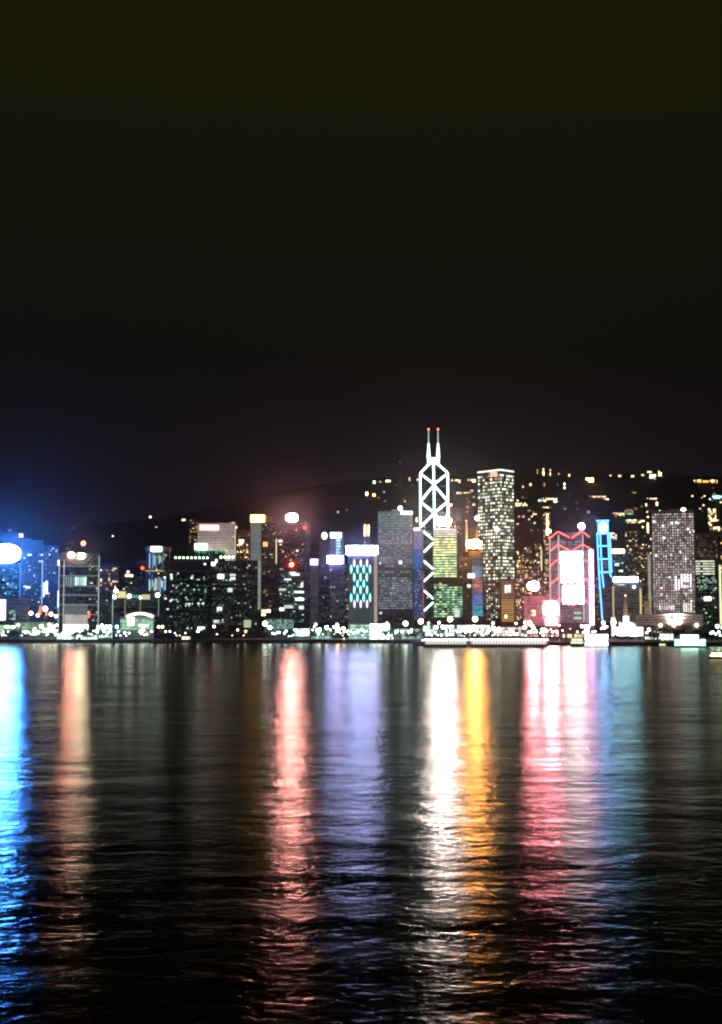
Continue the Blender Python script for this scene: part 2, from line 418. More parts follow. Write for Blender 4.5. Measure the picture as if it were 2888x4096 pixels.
# --- 4 glass tower with outlined corners
b = Building('glass tower outlined in thin white light, red and white sign on its roof', 234, 394, 2216, 1560, (0.05, .055, .06), depth=45)
dazzle(b, 262, 300, 2204, 2238, emit((1.0, 0.34, 0.26), 400))
dazzle(b, 300, 342, 2206, 2240, emit((1.0, 0.82, 0.6), 400))
for x in (235, 254, 391): b.box('corner_light', x-1.2, x+1.2, 2222 if x > 300 else 2240, 2540, emit((.75, .85, .85), .9, False), -.7, .8)
for y in (2265, 2303, 2344, 2381, 2419, 2458): b.box('ledge_light', 236, 390, y-1, y+1, emit((.8, .85, .8), .45, False), -.7, .8)
for i in range(9): b.box('lit_panel', 262+i*9, 262+i*9+(4 if i < 4 else 7), 2308, 2341, emit((.55, .95, .85), (.5, .4, .6, .4, 1.8, .9, .8, 1.0, 2)[i], False), -.9, .9)
b.grid(258, 350, 2420, 2456, 30, 10, [(lum(winmat((.7, .85, .8), .5, .4, 1), .5), 1)], 1, .8, .5)
b.grid(258, 350, 2460, 2496, 24, 9, [(lum(winmat((1, .95, .85), 1.1, .5, 1), 1), 1)], 1, .85, .6)
b.grid(254, 352, 2497, 2545, 14, 5, [(lum(winmat((1, .96, .88), 4.5, .6, 1), 6), 1)], 1, .9, .8)  # floodlighting of the base put in as glowing panes
b.grid(258, 388, 2225, 2300, 14, 8, [(W_G, 1), (D_G, 4)], .5); b.grid(340, 388, 2305, 2540, 7, 22, [(W_G, 1), (D_G, 5)], .5)
b.grid(258, 350, 2345, 2418, 14, 8, [(D_V, 5), (W_T, 2)], .8)
b.box('red_sign', 352, 358, 2445, 2470, emit((1, .1, .06), 3), -1.2, .8); b.done()
o = MB().tube((b.x(316), 20, b.z(2216)), (b.x(316), 20, b.z(2182)), 1.0, .4).build('mast', metal_m, b.root)
o = MB().ball((b.x(328), 10, b.z(2171)), 2.6).build('beacon', emit((1, .16, .08), 9), b.root)
MB().tube((b.x(328), 10, b.z(2216)), (b.x(328), 10, b.z(2180)), .5).build('mast', metal_m, b.root)
# --- 5
b = Building('brownish block with columns of warm windows, right of the white outlined glass tower', 396, 472, 2262, 1750, (.07, .05, .045), name='apartment_block', cat='apartment block')
b.grid(398, 470, 2270, 2480, 9, 28, [(W_A, 2), (W_AB, .3), (D_W, 5)], .55, .45, .7); b.done()
b = Building('black low block with one lit edge, right of the floodlit glass tower base', 396, 451, 2372, 1530, DARK, name='office_block', cat='office block')
b.box('edge_light', 448, 450, 2372, 2525, emit((1, .9, .6), .9, False), -.7, .8)
b.grid(398, 446, 2380, 2500, 8, 14, [(D_G, 6), (W_G, .2)], .6); b.box('lit_panel', 402, 446, 2500, 2520, emit((.6, .95, .8), 1.2, False), -.6, .6); b.done()
# --- 6
b = Building('unlit slab with two warm white lamps near its top, centre left of the skyline', 474, 578, 2270, 1800, DARK)
b.grid(480, 575, 2280, 2360, 10, 10, [(D_G, 8), (W_G, .4)], .5)
for x, y, w in ((510, 2288, 8), (506, 2302, 14), (518, 2302, 10), (524, 2303, 9)): b.win(x-w/2, x+w/2, y-4, y+4, W_AB)
b.done()
b = Building('long dark block under a yellow lit cornice with three star bright lamps', 444, 636, 2362, 1560, DARK, name='office_block', cat='office block', roof=False)
b.box('cornice_panel', 470, 502, 2366, 2392, emit((.95, .85, .35), .9, False), -1, 1)
b.box('cornice_panel', 566, 598, 2378, 2398, emit((.9, .85, .4), .7, False), -1, 1)
b.box('cornice_panel', 524, 562, 2380, 2392, emit((.3, .9, .7), .35, False), -1, 1)
for x, y, r in ((463, 2364, 2.0), (458, 2388, 1.8), (515, 2385, 2.0), (628, 2380, 2.2), (560, 2390, 1.2)):
    MB().ball((b.x(x), -3, b.z(y)), r).build('floodlight', emit((.85, 1, .98), 14), b.root)
for x in (500, 560, 632): b.box('edge_light', x-1, x+1, 2396, 2466, emit((.9, .8, .5), .5, False), -.7, .7)
b.grid(455, 625, 2400, 2500, 24, 9, [(D_G, 8), (W_G, .3)], .4); b.done()
b = Building('round topped tower with a bright white crown sign and pale vertical streaks', 580, 678, 2184, 1700, (.12, .11, .11), shape='round', roof=False)
r = b.r
MB().prism([((r+.6)*math.cos(t*math.pi/12), r+(r+.6)*math.sin(t*math.pi/12)) for t in range(24)], b.z(2204), b.z(2186)).build('crown', wallmat((.5, .5, .5)), b.root)
b.box('rooftop_sign', 600, 643, 2187, 2206, emit((.9, 1, .97), 6), -1.5, 1.2)
for i in range(13):
    x = 590+i*6.2; k = random.random()
    for a_, c_ in ((2208, 2285), (2310, 2380)):
        if random.random() < .8:
            y0 = a_+random.uniform(0, 25); b.box('light_strip', x-1.2, x+1.2, y0, min(c_, y0+random.uniform(20, 60)), emit(random.choice(((.35, .55, 1), (.6, .95, .9), (1, .75, .35), (.4, .8, 1))), random.choice((.6, 1.1, 2.0)), False), -.9+2*(abs(i-6)/6)**2*r*.5*.0, .9)
b.box('ledge_light', 578, 665, 2282, 2285, emit((.8, .8, .2), .7, False), -1, 1)
b.grid(592, 664, 2210, 2400, 10, 26, [(D_G, 4), (W_A, .5), (D_W, 2)], .5); b.done()
MB().ball((b.x(568), 4, b.z(2272)), 2.0).build('beacon', emit((1, .08, .02), 5), b.root)
MB().tube((b.x(568), 4, 0), (b.x(568), 4, b.z(2276)), .4).build('mast', metal_m, b.root)
# --- 8 white waterfront hall (curved)
b = Building('low white hall with a dazzling curved roof line, on the waterfront left of centre', 482, 616, 2466, 1490, PALE, name='exhibition_hall', cat='hall', depth=40, roof=False)
n = 12
mb = MB()
for i in range(n):
    a0 = i/n; a1 = (i+1)/n
    za, zb_ = [b.z(2466)+b.s*12*math.sin(math.pi*q) for q in (a0, a1)]
    xa, xb = [b.x(506+106*q) for q in (a0, a1)]
    mb.tube((xa, -2, za), (xb, -2, zb_), 1.3, 1.3)
mb.build('roof_light', emit((.95, 1, .95), 4), b.root)
b.box('lit_panel', 512, 536, 2470, 2502, emit((1, 1, .95), 5), -1, 1)
b.grid(482, 612, 2478, 2520, 16, 6, [(lum(winmat((.5, .95, .6), 1.1, .3, 1), 1), 1)], .95, .9, .7)
b.box('lit_panel', 553, 594, 2497, 2507, emit((.6, 1, .9), 2, False), -1.2, 1)
b.box('entrance', 558, 592, 2520, 2540, emit((1, 1, .8), 7), -1.2, 1); b.done()
b = Building('narrow navy block dotted with blue lights, left of the white waterfront hall', 450, 478, 2462, 1500, BLUEG, name='office_block', cat='office block', roof=False)
b.grid(451, 477, 2465, 2525, 4, 7, [(lum(winmat((.1, .2, 1), .9, .2, 1), 1), 1)], .8, .5, .4); b.done()
# --- 9 dark slabs
b = Building('wide dark slab edged by a row of small white roof lamps', 678, 838, 2238, 1640, DARK, roof=False)
for i in range(9): MB().ball((b.x(700+i*15.8), -1, b.z(2231)), 1.1).build('roof_lamp', emit((.7, 1, .7), 5), b.root)
b.box('roof_beam', 655, 850, 2281, 2287, wallmat(PALE), -1.6, 1.5)
b.grid(682, 836, 2290, 2500, 24, 26, [(D_G, 8), (W_G, 1.6)], .5, .7, .5)
for x, y in ((684, 2300), (685, 2310), (658, 2310), (765, 2312), (768, 2304), (662, 2394), (682, 2404), (671, 2437), (745, 2416), (756, 2416), (735, 2450), (737, 2456), (817, 2256), (793, 2414), (811, 2414)): b.win(x-4, x+4, y-3, y+3, W_W)
b.done()
b = Building('dark office slab with a few large square lit windows, below the pink sign block', 840, 1030, 2242, 1620, (.045, .045, .05), roof=False)
for i in range(4): MB().ball((b.x(882+i*16), -1, b.z(2229)), 1.3).build('roof_lamp', emit((.8, 1, .6), 6), b.root)
for x, y, w, h in ((882, 2306, 26, 18), (930, 2300, 24, 8), (930, 2314, 20, 12), (919, 2360, 20, 16), (878, 2435, 20, 14), (864, 2244, 7, 14), (866, 2486, 24, 12), (817+35, 2256, 16, 16)): b.win(x-w/2, x+w/2, y-h/2, y+h/2, W_W)
b.box('lit_panel', 975, 1003, 2480, 2510, emit((.75, .85, .6), .6, False), -.7, .6)
b.box('stair_panel', 898, 913, 2455, 2515, wallmat((.5, .48, .44)), -.7, .6)
b.grid(846, 1026, 2250, 2500, 26, 30, [(D_G, 8), (W_G, 1.5), (D_V, 4)], .5, .7, .5); b.done()
b = Building('black low block with a white shop sign, at the foot of the dark slabs', 640, 838, 2440, 1500, DARK, name='office_block', cat='office block', roof=False)
b.box('shop_sign', 790, 818, 2508, 2524, emit((.6, .8, 1), 4), -1, 1)
b.grid(645, 835, 2450, 2530, 26, 7, [(D_G, 10), (W_G, .3)], .3); b.done()
# --- 10 pale block with pink sign
b = Building('pale concrete block with a glowing pink rooftop sign', 788, 940, 2096, 1850, (.42, .39, .36), depth=40)
b.box('rooftop_sign', 796, 872, 2100, 2121, emit((1, .3, .26), 4.5), -1.5, 1.2)
b.grid(792, 936, 2126, 2235, 22, 24, [(lum(winmat((.8, .72, .5), .34, .4, 1), .3), 12), (W_A, .7)], 1, .55, .7)
b.box('edge_light', 936, 939, 2100, 2225, emit((.9, .9, .7), .8, False), -.8, .8)
b.box('white_sign', 777, 826, 2176, 2199, emit((.95, 1, .95), 7), -4, 1.2)
facade_fill(b, 870, 2240, (1, .93, .8), 26000, -30, 10, 35)
b.done()
b = Building('low block topped by a band of green lights, below the pink signed block', 762, 900, 2203, 1700, DARK, name='office_block', cat='office block', roof=False)
b.grid(775, 900, 2204, 2220, 24, 3, [(lum(winmat((.15, 1, .4), 1.5, .2, 1), 1.5), 1)], .75); b.grid(764, 898, 2222, 2260, 18, 4, [(D_G, 3)], .5); b.done()
b = Building('hillside apartment tower speckled with warm windows, between the pink and orange signs', 942, 998, 2125, 1900, (.07, .055, .05), name='apartment_tower', cat='apartment tower')
b.grid(945, 996, 2135, 2260, 8, 18, [(W_A, 2), (W_AB, .4), (D_W, 3)], .5, .5, .5)
b.win(953, 973, 2158, 2170, W_AB); b.win(955, 965, 2170, 2180, W_AB); b.done()
b = Building('hillside block with orange lit rooms, left of the pink rooftop sign', 752, 788, 2086, 2350, (.07, .055, .05), name='apartment_tower', cat='apartment tower', depth=20)
b.grid(754, 787, 2090, 2170, 6, 12, [(W_A, 2), (D_W, 2)], .5, .5, .5); b.done()
# --- 11 tower with orange sign
b = Building('tall tower with a pale ribbed left wing under an orange rooftop sign', 1000, 1106, 2090, 1700, (.06, .055, .06), depth=45, roof=False)
b.box('rooftop_sign', 1000, 1056, 2060, 2088, emit((1, .52, .12), 9), -1, 4)
b.box('roof_block', 1057, 1086, 2062, 2090, wallmat((.3, .22, .24)), 1, 12)
b.box('ribbed_wing', 1000, 1043, 2091, 2242, wallmat(PALE, grid=2.6), -4, 3.8)
b.box('ribbed_wing', 1028, 1043, 2242, 2445, wallmat(PALE, grid=2.6), -4, 3.8)
for i in range(46):
    yy = 2094+i*3.25; b.wins.append((b.x(1021.5), -4.12, b.z(yy), (1, 0), b.s*40, b.s*1.5, lum(winmat((.62, .75, .66), .42, .6, 1), .4)))
for i in range(60):
    yy = 2245+i*3.25; b.wins.append((b.x(1035.5), -4.12, b.z(yy), (1, 0), b.s*13, b.s*1.6, lum(winmat((.8, .9, .7), .65, .6, 1), .4)))
b.grid(1046, 1102, 2096, 2440, 9, 55, [(W_A, 1.4), (W_G, .8), (D_W, 8), (D_G, 8)], .5, .5, .5)
for x in (1054, 1060, 1066): b.win(x-2, x+2, 2168, 2186, lum(winmat((1, .5, .15), 3, .6, 1), 9))
b.box('edge_light', 1102, 1104.5, 2155, 2255, emit((1, .85, .5), 1.6, False), -.8, .8)
for x, y in ((1054, 2444), (1073, 2444), (1054, 2458)): b.win(x-8, x+8, y-5, y+5, W_AB)
b.done()
# --- 12 tower with dazzling pink sign
b = Building('dim tower carrying the biggest dazzling pink white rooftop sign, left of centre', 1108, 1218, 2100, 1720, (.06, .05, .055), depth=40, roof=False)
dazzle(b, 1124, 1208, 2044, 2098, emit((1, .40, .38), 720))
b.box('sign_frame', 1128, 1204, 2096, 2100, metal_m, -1, 4)
MB().ball((b.x(1215), 2, b.z(2110)), 3.0).build('beacon', emit((1, .1, .08), 1.5), b.root)
dazzle(b, 1156, 1175, 2248, 2270, emit((1, .07, .02), 418))
b.grid(1112, 1214, 2110, 2280, 15, 24, [(W_G, .5), (D_V, 10), (W_A, .3)], .45); b.grid(1112, 1214, 2282, 2490, 15, 30, [(W_G, .9), (D_G, 8), (W_T, 2), (W_B, .3)], .55, .8, .5)
for x, y, w, h in ((1120, 2164, 16, 8), (1121, 2178, 10, 6), (1188, 2203, 7, 7), (1131, 2206, 6, 6), (1170, 2292, 28, 10), (1180, 2298, 34, 8), (1150, 2318, 28, 6), (1207, 2340, 8, 18), (1195, 2368, 38, 7), (1198, 2397, 34, 10), (1155, 2427, 36, 12), (1127, 2437, 18, 12), (1130, 2358, 30, 10), (1205, 2430, 20, 14)):
    b.win(x-w/2, x+w/2, y-h/2, y+h/2, W_W)
b.done()
b = Building('grey vertical slab rising right of the pink dazzling sign', 1208, 1240, 2098, 1780, (.10, .09, .1)); b.grid(1210, 1238, 2110, 2480, 4, 50, [(D_V, 1)], .6); b.done()
b = Building('slender grey tower with a small lavender sign at its top', 1240, 1274, 2236, 1680, (.3, .3, .34), roof=False)
b.box('rooftop_sign', 1241, 1270, 2237, 2249, emit((.62, .55, 1), 7), -1.2, 1); b.box('rooftop_sign', 1241, 1270, 2252, 2259, emit((.7, .6, 1), 5), -1.2, 1)
b.grid(1241, 1273, 2264, 2490, 7, 40, [(lum(winmat((.45, .55, .6), .22, .3, 1), .2), 1)], .9); b.done()
# --- 14
b = Building('blue grey tower with a lavender band and cyan crown, left of the lozenge patterned tower', 1318, 1376, 2130, 1720, (.12, .12, .2), roof=False)
b.box('rooftop_sign', 1322, 1364, 2131, 2151, emit((.62, .95, 1), 9), -1.2, 1)
b.box('band_sign', 1309, 1370, 2225, 2252, emit((.42, .42, 1), 95), -3, 2)
b.grid(1320, 1376, 2155, 2222, 9, 11, [(lum(winmat((.4, .42, .9), .4, .5, 1), .3), 1)], .95, .85, .7)
for y in range(2158, 2220, 12): b.win(1344, 1362, y, y+8, lum(winmat((.5, 1, .95), 1.6, .6, 1), 3))
b.grid(1320, 1386, 2256, 2490, 10, 34, [(D_V, 8), (W_T, 2), (W_G, .4)], .8); b.done()
b = Building('dark tower with one white lamp on its roof, behind the lavender signs', 1276, 1318, 2160, 1760, DARK)
MB().ball((b.x(1297), 0, b.z(2143)), 3.2, sz=1.3).build('roof_lamp', emit((.7, 1, 1), 9), b.root); MB().tube((b.x(1297), 0, b.z(2160)), (b.x(1297), 0, b.z(2150)), .6).build('mast', metal_m, b.root)
b.grid(1278, 1316, 2170, 2490, 6, 40, [(D_V, 6), (W_G, .2)], .6); b.done()
# --- 15 patterned tower
b = Building('tower patterned with cyan and pink light lozenges under a broad lavender white sign', 1391, 1510, 2182, 1600, (.16, .2, .21), depth=40, roof=False)
b.box('rooftop_sign', 1386, 1510, 2185, 2216, emit((.42, .46, 1), 115), -2, 2)
def loz(px, y0, y1, mat):
    mb = MB(); x = b.x(px); w = 3.3*b.s; h = (b.z(y0)-b.z(y1)); z = b.z(y1)
    pts = [(0, 0), (w, h*.35), (w*.9, h*.7), (0, h), (-w*.9, h*.7), (-w, h*.35)]
    mb.v = [(x+a, -.9, z+c) for a, c in pts] + [(x+a, -.1, z+c) for a, c in pts]
    mb.f = [[0, 1, 2, 3, 4, 5], [11, 10, 9, 8, 7, 6]] + [[i, i+6, (i+1) % 6+6, (i+1) % 6] for i in range(6)]; mb.m = [0]*8
    mb.build('light_lozenge', mat, b.root)
CY = emit((.3, .95, 1), 3.2); PK = emit((1, .5, .85), 3.2)
for y0, y1, xs, m_ in ((2235, 2270, (1417, 1443, 1468), PK), (2258, 2296, (1405, 1430, 1455, 1480), CY), (2290, 2328, (1417, 1442, 1467), CY), (2318, 2352, (1430, 1455), CY), (2341, 2378, (1417, 1442, 1468), CY),
                       (2372, 2410, (1405, 1430, 1455, 1480), CY), (2398, 2434, (1418, 1443, 1468), PK)):
    for x in xs: loz(x, y0, y1, m_)
b.grid(1393, 1494, 2222, 2500, 12, 46, [(lum(winmat((.3, .62, .6), .26, .5, 1), .2), 1)], 1, .6, .6)
b.box('edge_light', 1496, 1509, 2222, 2492, emit((1, .75, .66), .42, False), -.6, .5); b.done()
b = Building('bright white podium on the waterfront, at the foot of the lozenge patterned tower', 1394, 1560, 2494, 1500, PALE, name='podium', cat='podium', roof=False)
b.grid(1396, 1478, 2498, 2556, 12, 5, [(lum(winmat((.5, .95, .75), 1.3, .3, 1), 1), 1)], .95, .85, .7)
b.grid(1480, 1558, 2495, 2560, 10, 6, [(lum(winmat((.8, 1, .95), 5.5, .5, 1), 6), 1)], 1, .95, .85); b.done()
# --- 16
b = Building('broad grey slab tower with teal window rows and a small white sign at top right', 1512, 1652, 2048, 1750, (.17, .18, .2), depth=40)
b.box('rooftop_sign', 1605, 1650, 2046, 2057, emit((.75, 1, 1), 6), -1.2, 1)
MB().ball((b.x(1602), 2, b.z(2032)), 2.2).build('roof_lamp', emit((.85, 1, 1), 30), b.root)
def rp_(t): return 1
TL = lum(winmat((.3, .75, .7), .75, .3, 1), .8); TD = lum(winmat((.40, .50, .56), .95, .18, 1.2), .15)  # grey light on the facade is put into this window glow
b.grid(1514, 1650, 2052, 2120, 11, 6, [(TL, 1)], .9, .8, .35); b.grid(1514, 1650, 2122, 2255, 15, 14, [(TD, 1)], 1, .75, .5)
b.grid(1514, 1650, 2258, 2306, 11, 4, [(TL, 1), (TD, 1)], .9, .75, .35); b.grid(1514, 1650, 2308, 2438, 15, 13, [(TD, 12), (W_G, .2)], 1, .8, .5)
for x, y, r in ((1602, 2250, 6), (1521, 2253, 4), (1523, 2452, 5)): b.win(x-r, x+r, y-r, y+r, W_W)
b.grid(1514, 1650, 2442, 2500, 18, 6, [(D_V, 1)], .5); b.done()
# --- 17
b = Building('slim blue lit tower left of the tall cross braced tower', 1655, 1697, 2112, 1800, BLUEG, roof=False)
b.box('roof_sign', 1656, 1680, 2112, 2122, emit((1, .8, .85), 3, False), -1, .8)
b.grid(1655, 1690, 2124, 2198, 5, 16, [(lum(winmat((.55, .5, .9), .55, .6, 1), .4), 1)], 1, .85, .7)
b.grid(1655, 1690, 2200, 2275, 5, 13, [(lum(winmat((.07, .28, .9), 1.0, .4, 1), .7), 1)], 1, .85, .6)
b.grid(1655, 1690, 2278, 2480, 5, 34, [(lum(winmat((.3, .35, .7), .35, .2, 1), .3), 6), (W_B, 2)], 1, .85, .6)
b.box('red_edge', 1691, 1696, 2290, 2480, emit((1, .25, .25), .35, False), -.6, .5); b.done()
# --- 18 tall cross braced tower (diamond plan)
b = Building('tallest tower, white cross braced light lines and twin masts with red tips', 1682, 1795, 1887, 2150, (.03, .04, .05), shape=None)
w = b.x(1795)
zs = b.z(1884); zf = b.z(1937)
mb = MB()
apex = (b.x(1736), w*.9, b.z(1836)); mb.v = [(-w, w, 0), (0, 0, 0), (w, w, 0), (0, 2*w, 0), (-w, w, zs), (0, 0, zf), (w, w, zs), (0, 2*w, zf), apex]
mb.f = [[0, 1, 5, 4], [1, 2, 6, 5], [2, 3, 7, 6], [3, 0, 4, 7], [4, 5, 8], [5, 6, 8], [6, 7, 8], [7, 4, 8], [3, 2, 1, 0]]; mb.m = [0]*9
mb.build('wall', wallmat((.03, .04, .045), .25), b.root)
LB = emit((.72, 1.0, .96), 6)
def pt(px, py):           # point on the two front faces; the centre line is the front edge
    x = b.x(px); y = abs(x-0.0)
    return Vector((x, y-.9, b.z(py)))
def bar(name, *pts, r=1.15, mat=LB):
    mb = MB()
    for p, q in zip(pts, pts[1:]): mb.tube(p, q, r)
    return mb.build(name, mat, b.root)
c0 = 1738.5
bar('corner_light', pt(1682.5, 1887), pt(1682.5, 2100)); bar('corner_light', pt(1794.5, 1887), pt(1794.5, 2480))
bar('corner_light', pt(c0, 1937), pt(c0, 2055)); bar('corner_light', pt(c0, 2055), pt(c0, 2500), r=.5)
bar('corner_light', pt(1682.5, 2110), pt(1682.5, 2480), r=.35)
ap = Vector((b.x(1736), w*.9-.9, b.z(1838)))
bar('ridge_light', ap, pt(c0, 1937)); bar('ridge_light', ap+Vector((-2, 0, 0)), pt(1682.5, 1887)); bar('ridge_light', ap+Vector((2, 0, 0)), pt(1794.5, 1887))
for (x0, y0, x1, y1) in ((1683, 1888, c0, 1937), (1794, 1888, c0, 1937), (c0, 1940, 1684, 2000), (c0, 1940, 1793, 2000), (1684, 2003, c0, 2052), (1793, 2003, c0, 2052), (c0, 2054, 1683, 2104), (c0, 2054, 1793, 2104),
                         (1683, 2112, c0, 2163), (c0, 2168, 1683, 2218), (1683, 2230, c0, 2281), (c0, 2286, 1683, 2336), (1683, 2349, c0, 2400), (c0, 2405, 1683, 2455)):
    bar('brace_light', pt(x0, y0), pt(x1, y1), r=1.1 if y1 < 2105 else .85)
# crown
cr = MB(); z0 = b.z(1846); z1 = b.z(1812)
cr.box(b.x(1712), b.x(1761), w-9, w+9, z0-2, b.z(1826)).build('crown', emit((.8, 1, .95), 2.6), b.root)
for x in (1715.5, 1752.5):
    xx = b.x(x+1.5 if x < 1740 else x+3)
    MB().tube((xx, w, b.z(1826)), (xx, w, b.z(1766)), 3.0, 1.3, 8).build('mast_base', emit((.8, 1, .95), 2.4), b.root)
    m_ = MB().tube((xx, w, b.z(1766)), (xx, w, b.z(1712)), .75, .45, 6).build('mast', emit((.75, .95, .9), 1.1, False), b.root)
    MB().ball((xx, w, b.z(1709)), 1.7).build('beacon', emit((1, .22, .1), 3), b.root)
MB().ball((b.x(1726), w*.6, b.z(1847)), 2.0).build('lamp', LB, b.root); MB().ball((b.x(1745), w*.6, b.z(1847)), 2.0).build('lamp', LB, b.root)
b.face((-w, w), (0, 0), 4, b.z(1945), 11, 60, .7, .5, [(D_G, 8), (W_G, .5)], .6); b.face((0, 0), (w, w), 4, b.z(1945), 11, 60, .7, .5, [(D_G, 8), (W_A, .5)], .6); b.done()
# --- 19 yellow green tower
b = Building('tower of yellow green window rows with a dazzling pale pink sign on its roof', 1733, 1830, 2112, 1640, (.10, .11, .08), depth=40, roof=False)
dazzle(b, 1712, 1836, 2060, 2114, emit((1, .80, .80), 760))
YG = lum(winmat((.75, .92, .38), 2.2, .35, 1, (.9, .8, .4)), 1); YG2 = lum(winmat((.6, .98, .45), 1.8, .3, 1, (.5, .9, .6)), .9)
b.grid(1735, 1828, 2114, 2150, 8, 4, [(lum(winmat((1, .95, .8), 1.3, .6, 1), 1), 1)], 1, .96, .55)
b.grid(1735, 1828, 2152, 2225, 8, 7, [(YG, 1)], 1, .96, .5); b.grid(1735, 1828, 2227, 2310, 8, 8, [(YG2, 1), (YG, 1)], 1, .96, .5)
b.grid(1735, 1790, 2330, 2345, 5, 2, [(YG, 1)], .8, .8, .5); b.done()
b = Building('lower wing of green windows before the yellow green tower', 1735, 1852, 2342, 1600, (.06, .09, .06), depth=36, name='office_block', cat='office block', roof=False)
b.grid(1737, 1850, 2345, 2470, 11, 13, [(YG2, 2), (lum(winmat((.4, .9, .55), .6, .2, 1), .6), 2)], .95, .9, .5); b.win(1818, 1838, 2440, 2468, W_W); b.done()
# --- 20 orange sign tower
b = Building('tower with coloured light bands and a dazzling orange rooftop sign', 1876, 1932, 2205, 1700, (.10, .09, .1), roof=False)
dazzle(b, 1840, 1956, 2146, 2206, emit((1, .38, .07), 480))
MB().tube((b.x(1869), 4, b.z(2205)), (b.x(1869), 4, b.z(2080)), 1.3, .4).build('mast', emit((1, .5, .25), 1.5, False), b.root)
MB().tube((b.x(1909), 4, b.z(2160)), (b.x(1909), 4, b.z(2118)), .7, .3).build('mast', emit((1, .6, .4), .8, False), b.root)
MB().ball((b.x(1912), 4, b.z(2072)), 2.4).build('roof_lamp', emit((.85, 1, 1), 60), b.root); MB().tube((b.x(1912), 4, b.z(2205)), (b.x(1912), 4, b.z(2078)), .4).build('mast', metal_m, b.root)
for y0, y1, col, st in ((2230, 2262, (.2, .4, .55), .4), (2264, 2282, (.3, .5, .8), .9), (2284, 2310, (.25, .6, .9), 1.0), (2312, 2332, (1, .35, .25), .9), (2334, 2352, (1, .5, .3), .9), (2354, 2375, (.9, .4, .6), .6), (2376, 2420, (.2, .35, .95), 1.0), (2422, 2465, (.1, .7, .9), 1.0)):
    b.grid(1890, 1931, y0, y1, 4, max(2, int((y1-y0)/6)), [(lum(winmat(col, st, .4, 1), st), 1)], 1, .95, .6)
b.box('lit_panel', 1872, 1900, 2294, 2312, emit((.8, 1, .75), 2, False), -1, .8); b.win(1870, 1884, 2338, 2350, W_W); b.done()
b = Building('brown unlit tower between the yellow green tower and the orange sign', 1833, 1876, 2232, 1760, (.12, .07, .04)); b.grid(1835, 1874, 2240, 2480, 6, 34, [(D_W, 6), (W_A, .2)], .6); b.done()
# --- 21 corner-on tower
b = Building('massive office tower seen corner on, grid of pearly windows and a thin white roof line', 1913, 2060, 1885, 2000, (.14, .13, .12), shape=None)
cx = b.x(2004); A = (b.x(1914), 30.0); K = (cx, -2.0); Bp = (b.x(2060), 24.0); D = (A[0]+Bp[0]-K[0], A[1]+Bp[1]-K[1]); H = b.z(1880)
MB().prism([A, K, Bp, D], 0, H).build('wall', wallmat((.14, .13, .12), .4), b.root)
for a_, c_ in ((A, K), (K, Bp)):
    MB().tube((a_[0], a_[1]-.8, H), (c_[0], c_[1]-.8, H), 1.0).build('roof_light', emit((.85, 1, .85), 1.8), b.root)
b.box('red_sign', 1966, 1996, 1886, 1902, emit((1, .10, .06), 7), 2, 1.5)
PW = lum(winmat((.85, 1, .72), 3.2, .18, 1.2, (1, .95, .8)), 1.2); PD = lum(winmat((.6, .68, .5), .6, .2, 1), .2)
b.face(A, K, 6, H-5, 9, 46, .5, .5, [(PW, 1), (PD, .45)], .93); b.face(K, Bp, 6, H-5, 7, 46, .5, .5, [(PW, .8), (PD, .5)], .93)
b.wins.append((b.x(1955), 14, b.z(1985), (0.9, -.3), b.s*44, b.s*9, W_W))
MB().ball((b.x(1990), -3, b.z(2118)), 3.0).build('floodlight', emit((.85, .97, 1), 9), b.root)
b.done()
b = Building('small brown block ruled by orange lit floors, at the foot of the corner on tower', 2003, 2061, 2318, 1700, (.14, .09, .05), name='office_block', cat='office block')
b.grid(2005, 2058, 2322, 2392, 1, 8, [(lum(winmat((1, .55, .3), .45, .6, 1), .6), 1)], 1, .95, .4); b.grid(2005, 2058, 2394, 2488, 1, 11, [(lum(winmat((1, .6, .18), .8, .6, 1), .8), 1)], 1, .95, .4)
for x in (2024, 2032, 2040): b.win(x-3, x+3, 2340, 2372, W_W)
b.win(2020, 2028, 2460, 2472, W_AB); b.done()
b = Building('grey block of pearly window dots, before the left face of the corner on tower', 1934, 2002, 2330, 1750, (.16, .14, .12), name='office_block', cat='office block')
b.grid(1936, 2000, 2334, 2490, 7, 18, [(W_A, .5), (PW, 1), (PD, 2)], .6, .4, .5); b.done()
# --- 22 mid level apartment towers, warm
for i, (x0, x1, yt, Y, lab) in enumerate(((2066, 2098, 2200, 2260, 'slim warm lit apartment tower just right of the corner on office tower'), (2100, 2132, 2185, 2300, 'apartment tower with strings of amber windows, second right of the corner on tower'),
                                          (2140, 2170, 2170, 2340, 'apartment tower with a thin gold light line up its edge'), (2176, 2206, 2045, 2420, 'tall hillside apartment tower with a bright column of windows above the red framed bank'),
                                          (2062, 2090, 2330, 1900, 'low apartment tower by the orange floored block'), (2120, 2160, 2235, 2200, 'broad apartment tower with amber windows behind the pink lamps'))):
    b = Building(lab, x0, x1, yt, Y, (.08, .05, .045), name='apartment_tower', cat='apartment tower', depth=20)
    b.grid(x0+2, x1-2, yt+5, 2480, 6, int((2480-yt)/7), [(W_A, 2), (W_AB, .6), (D_W, 2), (W_G, .3)], .65, .5, .5)
    if i == 2: b.box('edge_light', 2167, 2170, 2197, 2283, emit((1, .8, .4), 1.4, False), -1, .8)
    if i == 3:
        for k in range(11): b.win(2190, 2198, 2056+k*8, 2061+k*8, W_AB)
        b.win(2188, 2208, 2118, 2132, W_AB)
    b.done()
